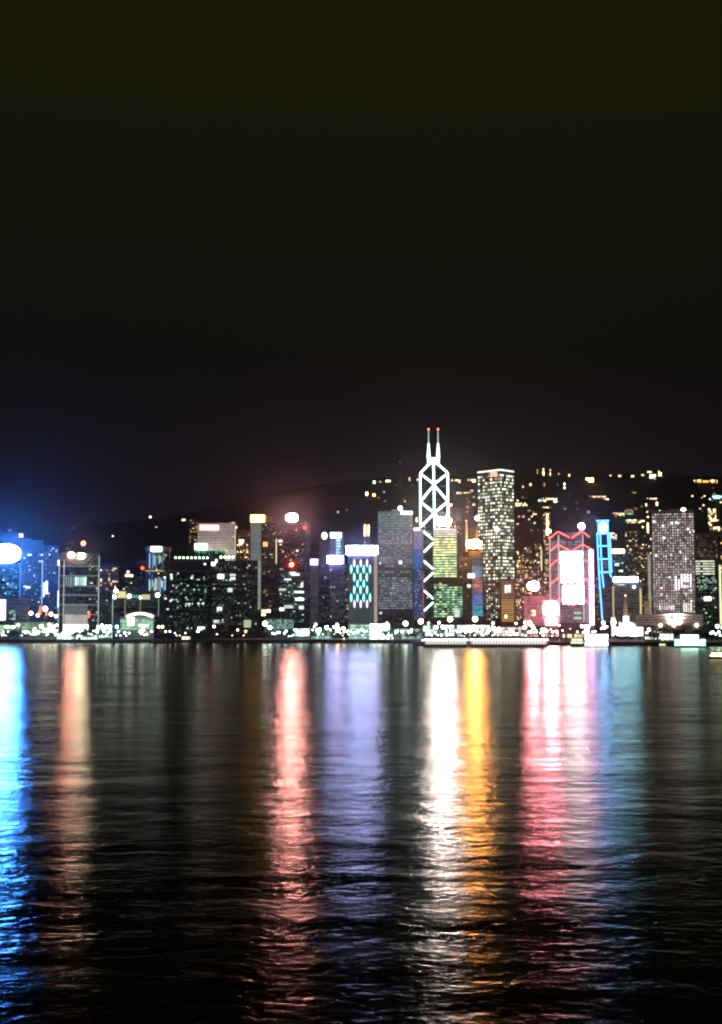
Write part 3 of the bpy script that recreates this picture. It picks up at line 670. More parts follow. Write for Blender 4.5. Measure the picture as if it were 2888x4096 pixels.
# --- 22 low pink lit block with dazzling lamps
b = Building('low block washed pink with two dazzling pink red signs, left of the white screens', 2096, 2200, 2385, 1500, (.5, .3, .3), depth=36, name='office_block', cat='office block', roof=False)
dazzle(b, 2092, 2178, 2312, 2376, emit((1, .28, .34), 380))
b.box('sign_frame', 2130, 2138, 2362, 2385, metal_m, -1.5, 1.5)
b.grid(2098, 2198, 2390, 2500, 8, 8, [(lum(winmat((1, .3, .35), .55, .5, 1), .5), 1)], 1, .95, .8)
b.win(2078+22, 2096+4, 2440, 2462, W_AB); b.win(2126, 2142, 2440, 2465, W_AB); b.done()
b = Building('pylon sign of dazzling pinkish white light, at the left foot of the red framed bank', 2172, 2236, 2402, 1440, (.3, .2, .2), depth=8, name='pylon_sign', cat='sign', roof=False)
dazzle(b, 2150, 2258, 2390, 2486, emit((1, .30, .40), 330), -3)
b.box('sign_face', 2184, 2228, 2474, 2500, emit((1, .45, .5), 20), -1.5, 1.5); b.done()
# --- 23 framed bank with screens
b = Building('bank tower with exposed red trusses and three blank dazzling white screens', 2203, 2378, 2150, 1620, (.16, .13, .14), depth=45, shape=None)
MB().box(b.x(2238), b.x(2336), 0, 45, 0, b.z(2130)).box(b.x(2205), b.x(2238), 4, 45, 0, b.z(2150)).box(b.x(2336), b.x(2376), 4, 45, 0, b.z(2195)).build('wall', wallmat((.16, .13, .14)), b.root)
SW = emit((1, .90, .97), 18)
for x0, x1, y0, y1 in ((2246, 2332, 2208, 2257), (2248, 2334, 2266, 2330), (2254, 2336, 2343, 2414)): b.box('screen', x0, x1, y0, y1, SW, -1.6, 1.2)
b.box('column_light', 2202, 2205, 2145, 2490, emit((1, .55, .6), 1.3, False), -1.2, 1.4)
b.box('column_light', 2236, 2241, 2140, 2490, emit((1, .8, .85), .8, False), -1.2, 1.4)
b.box('column_light', 2333, 2337, 2140, 2490, emit((1, .8, .85), .8, False), -1.2, 1.4)
b.box('column_light', 2359, 2375, 2200, 2500, emit((.85, .45, 1), 10), -1.4, 2.4)
RT = emit((1, .16, .14), 2.2)
for yb in (2152, 2204, 2262, 2336, 2424):
    for (xa, xm, xc) in ((2205, 2237, 2282), (2290, 2333, 2376)):
        if yb < 2190 and xc > 2370: xc = 2362
        for p, q in (((xa, yb), (xm, yb-26)), ((xm, yb-26), (xc, yb-2))):
            MB().tube((b.x(p[0]), -1.2, b.z(p[1])), (b.x(q[0]), -1.2, b.z(q[1])), .9).build('truss', RT, b.root)
b.grid(2242, 2330, 2160, 2182, 10, 4, [(lum(winmat((.7, .75, .9), .8, .3, 1), .8), 1)], .9); b.grid(2206, 2234, 2160, 2490, 5, 50, [(lum(winmat((1, .55, .6), .55, .3, 1), .5), 1)], .95, .8, .6)
b.grid(2338, 2357, 2205, 2490, 4, 46, [(lum(winmat((1, .7, .75), .55, .3, 1), .5), 1)], .95, .8, .6)
b.grid(2245, 2330, 2430, 2490, 10, 8, [(lum(winmat((.9, .6, .7), .4, .3, 1), .4), 1)], .95, .8, .6)
for y in (2452, 2472): b.box('lit_panel', 2296, 2326, y-4, y+4, emit((.5, .9, .6), .9, False), -.9, .8)
MB().ball((b.x(2330), 0, b.z(2105)), 3.2).build('roof_lamp', emit((1, .55, .8), 420), b.root); MB().tube((b.x(2330), 0, b.z(2130)), (b.x(2330), 0, b.z(2112)), 1).build('mast', metal_m, b.root)
b.done()
# --- 24 blue outlined slim tower
b = Building('slim tower outlined in blue neon with a glowing oval crest on its top storey', 2392, 2450, 2135, 1600, (.02, .025, .05), depth=26, shape=None)
MB().box(b.x(2401), b.x(2439), 2, 26, b.z(2135), b.z(2084)).box(b.x(2395), b.x(2446), 0, 26, b.z(2290), b.z(2135)).box(b.x(2400), b.x(2448), 0, 26, 0, b.z(2290)).build('wall', wallmat((.02, .025, .05)), b.root)
NB_ = emit((.06, .28, 1), 9.0)
def bl(x0, y0, x1, y1, r=.5): MB().tube((b.x(x0), -.9, b.z(y0)), (b.x(x1), -.9, b.z(y1)), r).build('neon_tube', NB_, b.root)
for q in ((2391, 2083, 2442, 2083), (2399, 2083, 2399, 2133), (2436, 2083, 2436, 2133), (2392, 2134, 2446, 2134), (2393, 2184, 2446, 2184), (2396, 2236, 2451, 2236), (2398, 2289, 2450, 2289),
          (2394, 2134, 2399, 2290), (2406, 2134, 2411, 2290), (2436, 2134, 2442, 2290), (2444, 2134, 2449, 2290), (2399, 2290, 2410, 2480), (2411, 2290, 2417, 2350), (2442, 2290, 2448, 2310)): bl(*q)
mb = MB(); k = 20
for yy in (-1.4, -.2):
    for i in range(k): mb.v.append((b.x(2418)+b.s*12*math.cos(2*math.pi*i/k), yy, b.z(2111)+b.s*20*math.sin(2*math.pi*i/k)))
mb.f = [list(range(k)), list(range(2*k-1, k-1, -1))] + [[i, i+k, (i+1) % k+k, (i+1) % k] for i in range(k)]; mb.m = [0]*(k+2)
mb.build('oval_crest', emit((.2, .5, 1), 220), b.root)
b.grid(2412, 2440, 2245, 2285, 5, 7, [(lum(winmat((.7, .6, .8), .5, .4, 1), .5), 1)], .9); b.grid(2412, 2446, 2295, 2490, 6, 32, [(lum(winmat((.55, .45, .5), .28, .3, 1), .3), 1)], .9); b.done()
# --- 25
b = Building('grey ribbed block under a long cyan white roof sign, right of the blue outlined tower', 2454, 2570, 2328, 1640, (.3, .26, .25), depth=36, roof=False)
b.box('rooftop_sign', 2458, 2553, 2309, 2326, emit((.3, .75, 1), 60), -1, 1.5)
b.grid(2458, 2566, 2332, 2490, 16, 26, [(lum(winmat((.75, .6, .5), .25, .3, 1), .3), 12), (W_A, .2)], .9, .5, .6)
b.box('edge_light', 2452, 2459, 2345, 2500, emit((1, .8, .45), .5, False), -.8, .8); b.box('edge_light', 2560, 2566, 2355, 2462, emit((1, .85, .35), .8, False), -.8, .8)
for i in range(4): b.win(2474+i*9, 2480+i*9, 2336, 2342, W_G)
MB().ball((b.x(2538), -2, b.z(2348)), 1.5).build('lamp', emit((.9, .95, 1), 8), b.root); b.done()
b = Building('hillside block with a warm white sign bar, above the cyan roof sign', 2448, 2512, 2190, 2300, (.06, .06, .06), depth=20, name='apartment_block', cat='apartment block', roof=False)
b.box('rooftop_sign', 2452, 2502, 2197, 2213, emit((1, .9, .65), 6), -1, 1); MB().ball((b.x(2510), 0, b.z(2190)), 2.2).build('roof_lamp', emit((1, .9, .7), 8), b.root)
b.grid(2450, 2510, 2220, 2320, 9, 14, [(W_G, 1), (D_G, 5)], .5, .8, .5)
for x, y in ((2471, 2258), (2486, 2284)): b.win(x-8, x+8, y-5, y+5, W_W)
b.done()
b = Building('narrow stone spire with a reddish glow, above the floodlit domed building', 2495, 2512, 2460, 1560, (.4, .3, .28), depth=5, name='spire', cat='spire', shape=None)
MB().prism([(-2.2, 0), (2.2, 0), (2.2, 4.4), (-2.2, 4.4)], 0, b.z(2410)).build('shaft', wallmat((.45, .36, .34)), b.root)
MB().tube((0, 2.2, b.z(2410)), (0, 2.2, b.z(2384)), 2.0, .3).build('tip', wallmat((.45, .36, .34)), b.root); MB().ball((0, 2.2, b.z(2382)), 1.0).build('lamp', emit((1, .7, .4), 4), b.root)
facade_fill(b, 2503, 2500, (1, .7, .6), 5000, -14, 3, 45)
b = Building('floodlit white domed hall with a square centre tower, on the right waterfront', 2446, 2574, 2506, 1420, (.75, .75, .72), depth=30, name='domed_hall', cat='hall', roof=False)  # floodlighting put into the glow of tower, dome, turrets and panes
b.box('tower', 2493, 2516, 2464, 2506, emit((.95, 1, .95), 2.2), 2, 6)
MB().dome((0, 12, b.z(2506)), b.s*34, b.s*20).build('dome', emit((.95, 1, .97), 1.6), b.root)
b.grid(2448, 2572, 2508, 2545, 14, 3, [(lum(winmat((.9, 1, .95), 6, .6, 1), 6), 1)], 1, .8, .85)
for i in range(12): b.box('column', 2450+i*10.8, 2452.5+i*10.8, 2508, 2550, plain('white_stone', (.75, .74, .7)), -2.2, 1.4)
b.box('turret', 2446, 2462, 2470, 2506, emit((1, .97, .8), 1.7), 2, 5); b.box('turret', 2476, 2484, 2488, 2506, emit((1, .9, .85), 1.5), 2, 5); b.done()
# --- 26
b = Building('small yellowish block left of the tall pillar', 2577, 2600, 2402, 1560, (.4, .34, .22), name='office_block', cat='office block', roof=False); b.grid(2579, 2600, 2406, 2464, 4, 9, [(lum(winmat((.95, .8, .45), .6, .4, 1), .6), 1)], 1, .5, .5); b.done()
b = Building('very thin pale pillar like tower left of the porthole windowed tower', 2594, 2608, 2216, 1600, (.5, .5, .42), depth=10, name='thin_tower', cat='tower', roof=False)
b.grid(2595, 2607, 2218, 2470, 1, 60, [(lum(winmat((.85, .88, .6), .55, .6, 1), .5), 1)], 1, .8, .8); b.done()
# --- 27 porthole tower
b = Building('broad grey tower gridded with round porthole windows, right of the thin pillar', 2613, 2784, 2046, 1520, (.27, .24, .24), depth=45)
RO = lum(winmat((.82, .68, .64), 1.35, .14, 1.3), .3); RL = lum(winmat((1, .95, .85), 3.5, .2, 2.0), 4)  # window glow also carries the pinkish grey light of the walls
b.grid(2617, 2780, 2052, 2452, 17, 38, [(RO, 40), (RL, 1)], 1, .5, .55)
for i in range(6):
    for k in range(5):
        if random.random() < .85: b.win(2704+i*11.5, 2709+i*11.5, 2297+k*11-(i < 2)*-8, 2305+k*11-(i < 2)*-8, lum(winmat((.9, .88, 1), 4, .5, 1), 9))
for x, y in ((2712, 2090), (2720, 2092), (2695, 2092), (2757, 2118), (2683, 2309), (2662, 2151), (2624, 2085), (2690, 2220), (2631, 2221), (2726, 2208), (2708, 2358), (2650, 2378), (2745, 2376), (2660, 2103), (2778, 2127)): b.win(x-4, x+4, y-4, y+4, W_W)
for i in range(7): b.win(2640+i*9, 2645+i*9, 2420+3*(i % 2), 2440, lum(winmat((1, .8, .85), 1.6, .3, 1), 5))
for i in range(4): b.win(2734+i*9, 2739+i*9, 2412, 2448, lum(winmat((.9, 1, .8), 2, .4, 1), 5))
MB().ball((b.x(2741), 2, b.z(2041)), 2.6).build('roof_lamp', emit((1, .85, .6), 12), b.root); MB().ball((b.x(2648), 2, b.z(2044)), 1.3).build('roof_lamp', emit((.7, 1, 1), 3), b.root)
facade_fill(b, 2700, 2480, (1, .8, .78), 60000, -45, 12, 30)
b.done()
b = Building('long low podium of dim pinkish storeys, under the porthole windowed tower', 2540, 2812, 2456, 1480, (.35, .28, .26), depth=20, name='podium', cat='podium', roof=False)
b.grid(2545, 2808, 2460, 2500, 20, 4, [(lum(winmat((1, .72, .62), .28, .4, 1), .3), 1)], 1, .9, .5); b.win(2682, 2696, 2462, 2476, W_G); b.grid(2545, 2808, 2502, 2535, 26, 2, [(D_G, 1), (W_G, .1)], .8)
for x in (2643, 2695, 2783): MB().ball((b.x(x), -2, b.z(2501)), 1.6).build('lamp', emit((1, .85, .6), 11), b.root)
b.done()
# --- 28
b = Building('stepped block with bright cream window rows, right of the porthole windowed tower', 2786, 2868, 2238, 1620, (.12, .12, .1), depth=30)
b.grid(2788, 2862, 2240, 2300, 8, 6, [(lum(winmat((.95, 1, .75), 1.7, .5, 1), 2), 1)], .92, .9, .4); b.grid(2792, 2868, 2302, 2365, 11, 8, [(W_G, 3), (D_G, 1)], .6, .9, .4); b.grid(2792, 2866, 2367, 2500, 10, 18, [(D_G, 6), (W_G, 1)], .5)
b.box('lit_panel', 2819, 2846, 2388, 2402, emit((1, 1, .9), 4, False), -1, .8); b.done()
b = Building('tower with a pale gold lit edge, cut by the right border', 2880, 3010, 2150, 1560, (.2, .2, .12), depth=30)
b.box('edge_light', 2883, 2890, 2260, 2500, emit((1, 1, .55), 1.2, False), -.8, .8); b.grid(2890, 3000, 2160, 2500, 14, 44, [(D_W, 5), (W_A, 1)], .6); b.done()
b = Building('dim brown block behind the cream windowed block, near the right border', 2790, 2900, 2135, 2000, (.15, .1, .07), depth=30)
b.grid(2792, 2898, 2140, 2235, 14, 12, [(D_W, 5), (W_A, .4)], .7); b.done()
# towers just outside the left border, and filler blocks behind
b = Building('dark slab between the orange signed tower and the pink blocks base', 1030, 1120, 2380, 1900, DARK); b.grid(1032, 1118, 2385, 2500, 12, 14, [(D_G, 4), (W_G, .6)], .5); b.done()
fill = [(676, 760, 2262, 1950, 'dark slab behind the row of white roof lamps'), (1380, 1400, 2260, 1800, 'dark sliver of a tower beside the lozenge patterned tower'), (1455, 1482, 2092, 2350, 'hillside apartment tower with two bright window columns, behind the broad grey slab'),
        (2560, 2612, 2170, 2100, 'warm windowed apartment tower behind the thin pillar'), (2505, 2560, 2120, 2250, 'pale windowed apartment tower above the cyan roof sign'), (2380, 2400, 2300, 1850, 'dark sliver between the red framed bank and the blue outlined tower'),
        (2840, 2862, 2030, 2420, 'tall slim hillside tower with bright rooms near the right border'), (1800, 1850, 2035, 2450, 'hillside block behind the cross braced tower, few warm windows'), (2212, 2260, 2135, 2380, 'hillside apartment block behind the red trusses'), (540, 600, 2240, 2000, 'unlit block behind the round topped tower')]
for x0, x1, yt, Y, lab in fill:
    hilly = Y > 2300
    b = Building(lab, x0, x1, yt, Y, (.06, .05, .05), name='apartment_tower', cat='apartment tower', depth=18)
    b.grid(x0+2, x1-2, yt+5, 2480 if not hilly else yt+110, max(3, int((x1-x0)/6)), int(((2480 if not hilly else yt+110)-yt)/7), [(W_A, 2), (W_AB, .5), (D_W, 4), (W_G, .5)] if x0 > 1300 else [(D_G, 6), (W_G, .4)], .4, .5, .5)
    if x0 == 1455:
        for xx in (1456, 1470):
            for k in range(6): b.win(xx, xx+8, 2099+k*8, 2105+k*8, W_AB)
    if x0 == 2840:
        for k in range(8): b.win(2842+k % 3*5, 2850+k % 3*5, 2034+k*9, 2040+k*9, W_AB)
    b.done()

# ------------------------------------------------------------------ mountain lights
def hill_block(px, py, w, h, label, nc=None, nr=None, mats=None, prob=.8, group=None, cap=20):
    p = hit(px, py+h*.5)
    Y = p.y; s = Y/FPX
    t = thing('hillside_block', label, 'apartment block', (p.x, Y, terrain(p.x, Y)-3), -math.atan2(p.x, Y), group)
    ztop = P(px, py-h/2, Y).z - t.location.z; zb = P(px, py+h/2, Y).z - t.location.z
    W = w*s
    MB().box(-W/2-1, W/2+1, 0, 12, 0, ztop+2).build('wall', wallmat((.1, .08, .07)), t)
    nc = nc or max(1, int(w/6)); nr = nr or max(1, int(h/6)); n = 0
    mats = mats or [W_A, W_AB]
    for r_ in range(nr):
        for c_ in range(nc):
            if random.random() > prob: continue
            m = random.choice(mats)
            o = link('window', winmesh(m), t, (-W/2+W*(c_+.5)/nc, -.12, zb+(ztop-zb)*(r_+.5)/nr)); o.scale = (W/nc*.6, .24, (ztop-zb)/nr*.6); n += 1
    if n == 0:
        o = link('window', winmesh(mats[0]), t, (0, -.12, (ztop+zb)/2)); o.scale = (W*.5, .24, (ztop-zb)*.5)
    return t
rr0 = random.uniform
HG = winmat((1, .8, .4), 10, .4, 1.2)
HO = winmat((1, .5, .12), 6, .5, 1)
HW = winmat((.85, 1, .9), 6, .5, 1)
blocks = [
 (2174, 1891, 8, 34, 'mountain top block with a single tall bright window column', 1, 7, [HG]), (2201, 1891, 6, 26, 'slim lit block on the ridge beside the tall bright column', 1, 5, [W_AB]),
 (2150, 1890, 5, 22, 'faintly lit slim block left of the bright ridge column', 1, 4, [W_A]), (2236, 1896, 8, 8, 'tiny ridge house with amber rooms', 2, 1, [W_A]), (2277, 1903, 8, 12, 'ridge house with one amber room above the blue outlined tower', 1, 2, [W_AB]),
 (2359, 1920, 32, 18, 'brightest orange lit villa on the mountain ridge', 3, 2, [winmat((1, .6, .2), 30, .6, 1)]), (2414, 1900, 6, 6, 'small ridge house, first right of the brightest villa', 1, 1, [W_A]),
 (2442, 1902, 9, 6, 'small ridge house, second right of the brightest villa', 1, 1, [W_AB]), (2479, 1904, 12, 12, 'pair of cream rooms on the ridge right of the brightest villa', 2, 1, [W_AB]), (2530, 1905, 12, 9, 'amber ridge house between the villa and the white cluster', 2, 1, [W_AB]),
 (2570, 1900, 10, 8, 'amber lit annex just left of the white ridge cluster', 2, 1, [W_AB]), (2611, 1908, 26, 22, 'white floodlit house cluster on the ridge above the porthole tower', 4, 4, [HW, W_AB]), (2598, 1888, 18, 8, 'yellow upper terrace of the ridge cluster', 3, 1, [W_AB]), (2640, 1894, 14, 22, 'gold windowed wing right of the white ridge cluster', 2, 3, [HG]),
 (2790, 1926, 30, 16, 'long orange lit terrace on the ridge, left half', 5, 2, [HO, HG]), (2822, 1926, 22, 10, 'orange dotted middle of the long ridge terrace', 4, 1, [HO]), (2855, 1926, 30, 14, 'orange lit right half of the long ridge terrace', 5, 2, [HO, HG]),
 (2390, 1990, 66, 12, 'long curved row of amber houses below the ridge', 11, 2, [W_A, W_AB]), (2424, 1998, 22, 10, 'brighter end of the curved amber row', 3, 1, [HG]), (2191, 1996, 60, 10, 'cream lit terrace on the slope above the red trusses', 8, 1, [W_AB]), (2178, 2006, 12, 14, 'amber house under the cream terrace, left', 2, 2, [HG]), (2222, 2002, 16, 18, 'greenish white house at the right end of the cream terrace', 2, 2, [HW]), (2160, 2002, 14, 12, 'cyan lit house at the left end of the cream terrace', 2, 1, [winmat((.5, .9, 1), 5, .5, 1)]),
 (2604, 1995, 46, 6, 'flat row of gold windows on the slope above the porthole tower', 8, 1, [W_AB]), (2585, 2020, 8, 14, 'tall gold lamp lit house below the flat gold row, left', 1, 2, [HG]), (2628, 2016, 11, 18, 'tall gold lamp lit house below the flat gold row, right', 1, 2, [HG]),
 (2483, 2058, 30, 12, 'wide yellow lit block on the slope right of the blue outlined tower', 5, 2, [W_AB]), (2518, 2048, 30, 22, 'block of faint green and yellow rooms above the cyan roof sign', 4, 3, [W_G, W_A]), (2532, 2085, 60, 16, 'row of yellow green rooms left of the porthole tower', 8, 2, [W_G, W_AB]),
 (2570, 2084, 18, 10, 'cream room pair left of the porthole tower', 2, 1, [W_AB]), (2592, 2118, 12, 56, 'column of cream rooms touching the porthole tower on its left', 1, 8, [W_AB]), (2534, 2155, 30, 12, 'amber terrace row above the thin pillar', 5, 1, [W_AB]), (2455, 2145, 26, 30, 'pinkish white lit block right of the blue outlined tower', 3, 4, [winmat((1, .8, .7), 4, .4, 1)]),
 (2864, 2060, 22, 50, 'tall gold lit block in front of the peak at the right border', 3, 6, [W_AB, HG]), (2860, 2118, 40, 24, 'cream lit cluster at the right border above the window rows', 4, 2, [HG, W_AB]), (2838, 2136, 50, 5, 'thin orange row above the cream windowed block', 8, 1, [W_A]),
 (2086, 2018, 48, 14, 'bright cream terrace right beside the corner on tower', 7, 2, [HG, W_AB]), (2122, 1940, 8, 14, 'single cream house on the slope right of the corner on tower', 1, 2, [HG]), (2092, 1947, 6, 10, 'small cream house nearest the corner on tower top', 1, 1, [W_AB]), (2177, 1940, 6, 14, 'two storey dim house under the ridge column', 1, 2, [W_A]), (2258, 1944, 8, 26, 'greenish column house on the upper slope', 1, 3, [W_G, HG]), (2231, 1938, 5, 10, 'faint green house on the upper slope', 1, 1, [W_G]),
 (2139, 2058, 16, 7, 'wide amber house on the lower slope above the pink lamps', 2, 1, [HG]), (2125, 2033, 8, 6, 'small amber house on the lower slope above the pink lamps', 1, 1, [W_AB]), (2183, 2030, 24, 7, 'amber row above the bright apartment column', 3, 1, [W_AB]), (2178, 2085, 6, 40, 'faint amber column left of the bright apartment column', 1, 6, [W_A]),
 (1467, 1975, 11, 20, 'left of two bright orange houses on the slope above the broad grey slab', 1, 1, [winmat((1, .7, .3), 14, .8, 1)]), (1496, 1980, 14, 14, 'right of two bright orange houses on the slope above the broad grey slab', 1, 1, [winmat((1, .55, .2), 12, .8, 1)]),
 (1497, 1929, 12, 14, 'greenish white ridge house left of the cross braced tower', 1, 1, [winmat((.5, 1, .7), 10, .8, 1)]), (1521, 1928, 8, 6, 'dim amber ridge house between the green white and cream ones', 1, 1, [W_AB]), (1553, 1924, 20, 10, 'cream ridge house pair left of the cross braced tower', 2, 1, [HG]), (1638, 1917, 6, 16, 'tall amber ridge house nearest the cross braced tower', 1, 2, [W_AB]), (1670, 1919, 6, 10, 'small amber ridge house touching the cross braced tower', 1, 1, [W_AB]),
 (1822, 1921, 34, 8, 'amber ridge row between the two tallest towers', 5, 1, [W_AB]), (1838, 1926, 7, 14, 'brighter amber house in the row between the tallest towers', 1, 2, [HG]), (1874, 1921, 8, 12, 'orange ridge house between the tallest towers', 1, 1, [HO]), (1893, 1924, 18, 14, 'gold ridge cluster touching the corner on tower', 3, 2, [HG]),
 (1862, 1972, 72, 6, 'level row of yellow street side rooms between the tallest towers', 10, 1, [W_AB]), (1886, 1963, 12, 8, 'small gold block on the level yellow row', 2, 1, [W_AB]), (1895, 1990, 10, 8, 'amber house under the level yellow row', 1, 1, [W_AB]), (1804, 2023, 12, 16, 'cream house just right of the cross braces', 1, 2, [HG]), (1829, 2024, 8, 7, 'small amber house right of the cream one by the cross braces', 1, 1, [W_A]), (1820, 2055, 22, 8, 'pair of peach rooms between the tallest towers', 2, 1, [W_AB]), (1844, 2118, 9, 12, 'white gold house above the orange sign', 1, 1, [HG]), (1667, 2080, 10, 22, 'cream rooms between the grey slab and the cross braced tower', 1, 3, [W_AB]),
 (734, 2080, 14, 10, 'yellow green hillside house pair above the green light band', 2, 1, [HG]), (768, 2087, 24, 14, 'speckled amber hillside house left of the pink sign', 4, 2, [W_A]), (782, 2094, 10, 12, 'bright cream hillside house touching the pink signed block', 1, 1, [HG]), (768, 2130, 13, 14, 'cream green hillside house below the pink sign level', 1, 1, [HG]), (936, 2092, 30, 8, 'amber row of rooms behind the pale pink signed block', 5, 1, [W_A]), (922, 2097, 9, 14, 'white lamp lit house behind the pink signed block', 1, 1, [HW]), (946, 2111, 7, 14, 'bluish lamp lit house right of the pink signed block', 1, 1, [HW]), (997-15, 2215, 14, 12, 'warm house below the apartment tower by the orange sign', 2, 1, [W_AB]),
 (40, 2123, 14, 6, 'orange hillside house above the blue dazzling sign', 2, 1, [W_A]), (84, 2142, 18, 16, 'pair of peach hillside houses right of the blue dazzling sign', 3, 2, [W_AB]), (601, 2068, 9, 9, 'lone cream house on the left ridge', 1, 1, [HG]), (625, 2110, 8, 8, 'lone yellow green house under the left ridge', 1, 1, [W_AB]), (451, 2146, 8, 12, 'lone greenish house on the dark left slope', 1, 1, [HG]),
 (1352, 2048, 6, 7, 'faint green house on the dark middle slope', 1, 1, [W_AB]), (1388, 2040, 5, 6, 'faint amber house on the dark middle slope', 1, 1, [W_A]), (1575, 1999, 5, 6, 'faint cream house above the broad grey slab', 1, 1, [W_AB]), (1412, 2155, 8, 8, 'small cream house above the lozenge patterned tower', 1, 1, [W_AB]), (1378, 2152, 8, 6, 'small orange house left above the lozenge patterned tower', 1, 1, [W_A]), (1459, 2156, 6, 6, 'small amber house right above the lozenge patterned tower', 1, 1, [W_AB]),
 (2799, 1954, 6, 5, 'faint amber house under the orange terrace, left', 1, 1, [W_A]), (2854, 1954, 8, 6, 'faint amber house under the orange terrace, right', 1, 1, [W_A]), (2535, 1971, 18, 5, 'dim yellow row in the empty slope above the porthole tower', 3, 1, [W_A]), (2770, 1984, 7, 6, 'small amber house left of the cyan bowl building', 1, 1, [W_AB]), (2818, 1985, 9, 7, 'small orange house next to the cyan bowl building', 1, 1, [W_AB]), (2868, 2006, 12, 12, 'orange house under the cyan bowl building', 1, 1, [HG]), (2840, 1998, 8, 12, 'greenish house left under the cyan bowl building', 1, 1, [HW])]
for q in blocks: hill_block(q[0], q[1], q[2], q[3], q[4], q[5], q[6], q[7], 1.0 if q[5]*q[6] < 5 else .85)

for (xa, xb, ya, yb, n, lab, grp) in ((1800, 1910, 1985, 2110, 14, 'tiny amber lit house scattered on the slope between the two tallest towers', 'tiny houses between the tallest towers'), (2065, 2380, 1950, 2140, 34, 'tiny amber lit house scattered on the slope above the red trusses', 'tiny houses above the red trusses'),
                                  (2450, 2612, 2020, 2200, 30, 'tiny cream lit house scattered on the slope left of the porthole tower', 'tiny houses left of the porthole tower'), (2790, 2888, 1960, 2230, 20, 'tiny gold lit house scattered on the slope at the right border', 'tiny houses at the right border'), (1470, 1680, 1935, 2010, 8, 'tiny faint lit house scattered on the slope above the broad grey slab', 'tiny houses above the broad slab')):
    for _ in range(n):
        hill_block(rr0(xa, xb), rr0(ya, yb), rr0(4, 11), rr0(4, 9), lab, random.choice((1, 2)), 1, [W_A, W_AB, W_G if random.random() < .3 else W_AB], 1.0, grp)
# cyan bowl building on the ridge
p = P(2868, 1988, 3300); t = thing('lookout_building', 'bowl shaped cyan lit lookout building on the mountain at the right border', 'lookout', (p.x, p.y, terrain(p.x, p.y)))
zz = p.z-t.location.z; s_ = 3300/FPX
mb = MB(); k = 20; prof = [(10, -8), (17, -3), (19, 2), (19, 4), (9, 6)]
for rr, z in prof:
    for i in range(k): mb.v.append((rr*s_*math.cos(2*math.pi*i/k), rr*s_*.7*math.sin(2*math.pi*i/k), zz+z*s_))
for a in range(len(prof)-1):
    for i in range(k): mb.f.append([a*k+i, a*k+(i+1) % k, (a+1)*k+(i+1) % k, (a+1)*k+i]); mb.m.append(0)
mb.f.append([(len(prof)-1)*k+i for i in range(k)]); mb.m.append(0)
mb.build('bowl', emit((.45, .9, .95), 1.8, False), t)
MB().tube((0, 0, 0), (0, 0, zz-6*s_), 5, 5, 8).build('stem', conc_m, t); MB().tube((0, 0, zz+6*s_), (0, 0, zz+14*s_), .8, .3).build('mast', metal_m, t)
# radio mast on the ridge
p = P(1600, 1914, 3600); t = thing('radio_mast', 'thin radio mast with a red tip on the ridge left of the cross braced tower', 'mast', (p.x, p.y, terrain(p.x, p.y)-2))
zz = P(1602, 1846, 3600).z - t.location.z
mb = MB()
for a in (0, 2.1, 4.2): mb.tube((2.5*math.cos(a), 2.5*math.sin(a), 0), (.3*math.cos(a), .3*math.sin(a), zz), .35, .25)
for i in range(14):
    z = zz*i/14; rr = 2.5*(1-i/14)+.3
    for a in (0, 2.1, 4.2): mb.tube((rr*math.cos(a), rr*math.sin(a), z), (rr*math.cos(a+2.1), rr*math.sin(a+2.1), z+zz/14), .15)
mb.build('lattice', plain('red_paint', (.4, .08, .05)), t); MB().ball((0, 0, zz), 1.2).build('beacon', emit((1, .15, .08), 2), t)

# ------------------------------------------------------------------ street lamps
def lamp_proto(col, st, h, r, label, group):
    t = thing('street_lamp', label, 'street lamp', (0, 0, 0), 0, group)
    MB().tube((0, 0, 0), (0, 0, h), .14, .09, 6).build('pole', metal_m, t)
    MB().tube((0, 0, h-.3), (0, -1.2, h+.1), .07, .07, 5).build('arm', metal_m, t)
    MB().ball((0, -1.2, h), r, 8, 5).build('lantern', emit(col, st), t)
    return t
def place(proto, pts, used):
    for px, py, Y in pts:
        o = proto if not used else clone(proto)
        used.append(1)
        p = P(px, py, Y); h = proto['h']
        zt = p.z - h
        o.location = (p.x, Y, max(zt, GZ) if Y < 2400 else zt)
        if Y < 2400 and zt < GZ: o.location.z = GZ
        k = random.choice((.5, .65, .8, .9, 1, 1, 1.2, 1.6)) if len(pts) > 3 else 1; o.scale = (k, k, k)
def lamps(col, st, h, r, label, group, pts):
    t = lamp_proto(col, st, h, r, label, group); t['h'] = h
    place(t, pts, [])
    return t
# ridge road lamps on the left
pts = []
for px, py in ((144, 2145), (177, 2163), (266, 2119), (296, 2112), (341, 2105), (392, 2100), (453, 2098)):
    p = hit(px, py); pts.append((px, py, p.y))
lamps((.95, 1, .75), 24, 8, 1.1, 'small pale street lamp on the dark left mountain road', 'lamps along the mountain road', pts)
def rr_(a, b): return random.uniform(a, b)
def scatter(n, x0, x1, y0, y1, Y0_, Y1_): return [(rr_(x0, x1), rr_(y0, y1), rr_(Y0_, Y1_)) for _ in range(n)]
lamps((.75, 1, .8), 18, 8, .75, 'greenish white lamp on the left promenade, before the outlined glass tower', 'left promenade lamps', scatter(30, 0, 440, 2528, 2560, 1428, 1480))
lamps((1, .8, .5), 16, 9, .7, 'warm lamp on the left promenade, before the low grey block', 'warm left promenade lamps', scatter(22, 0, 440, 2515, 2562, 1428, 1480))
lamps((1, .85, .6), 16, 11, 1.5, 'large warm globe lamp standing before the two dark left towers', 'large globe lamps at left', [(125, 2461, 1500), (152, 2461, 1500), (182, 2460, 1500), (205, 2465, 1500), (225, 2465, 1500), (140, 2508, 1480), (207, 2528, 1470), (222, 2508, 1480), (166, 2530, 1460)])
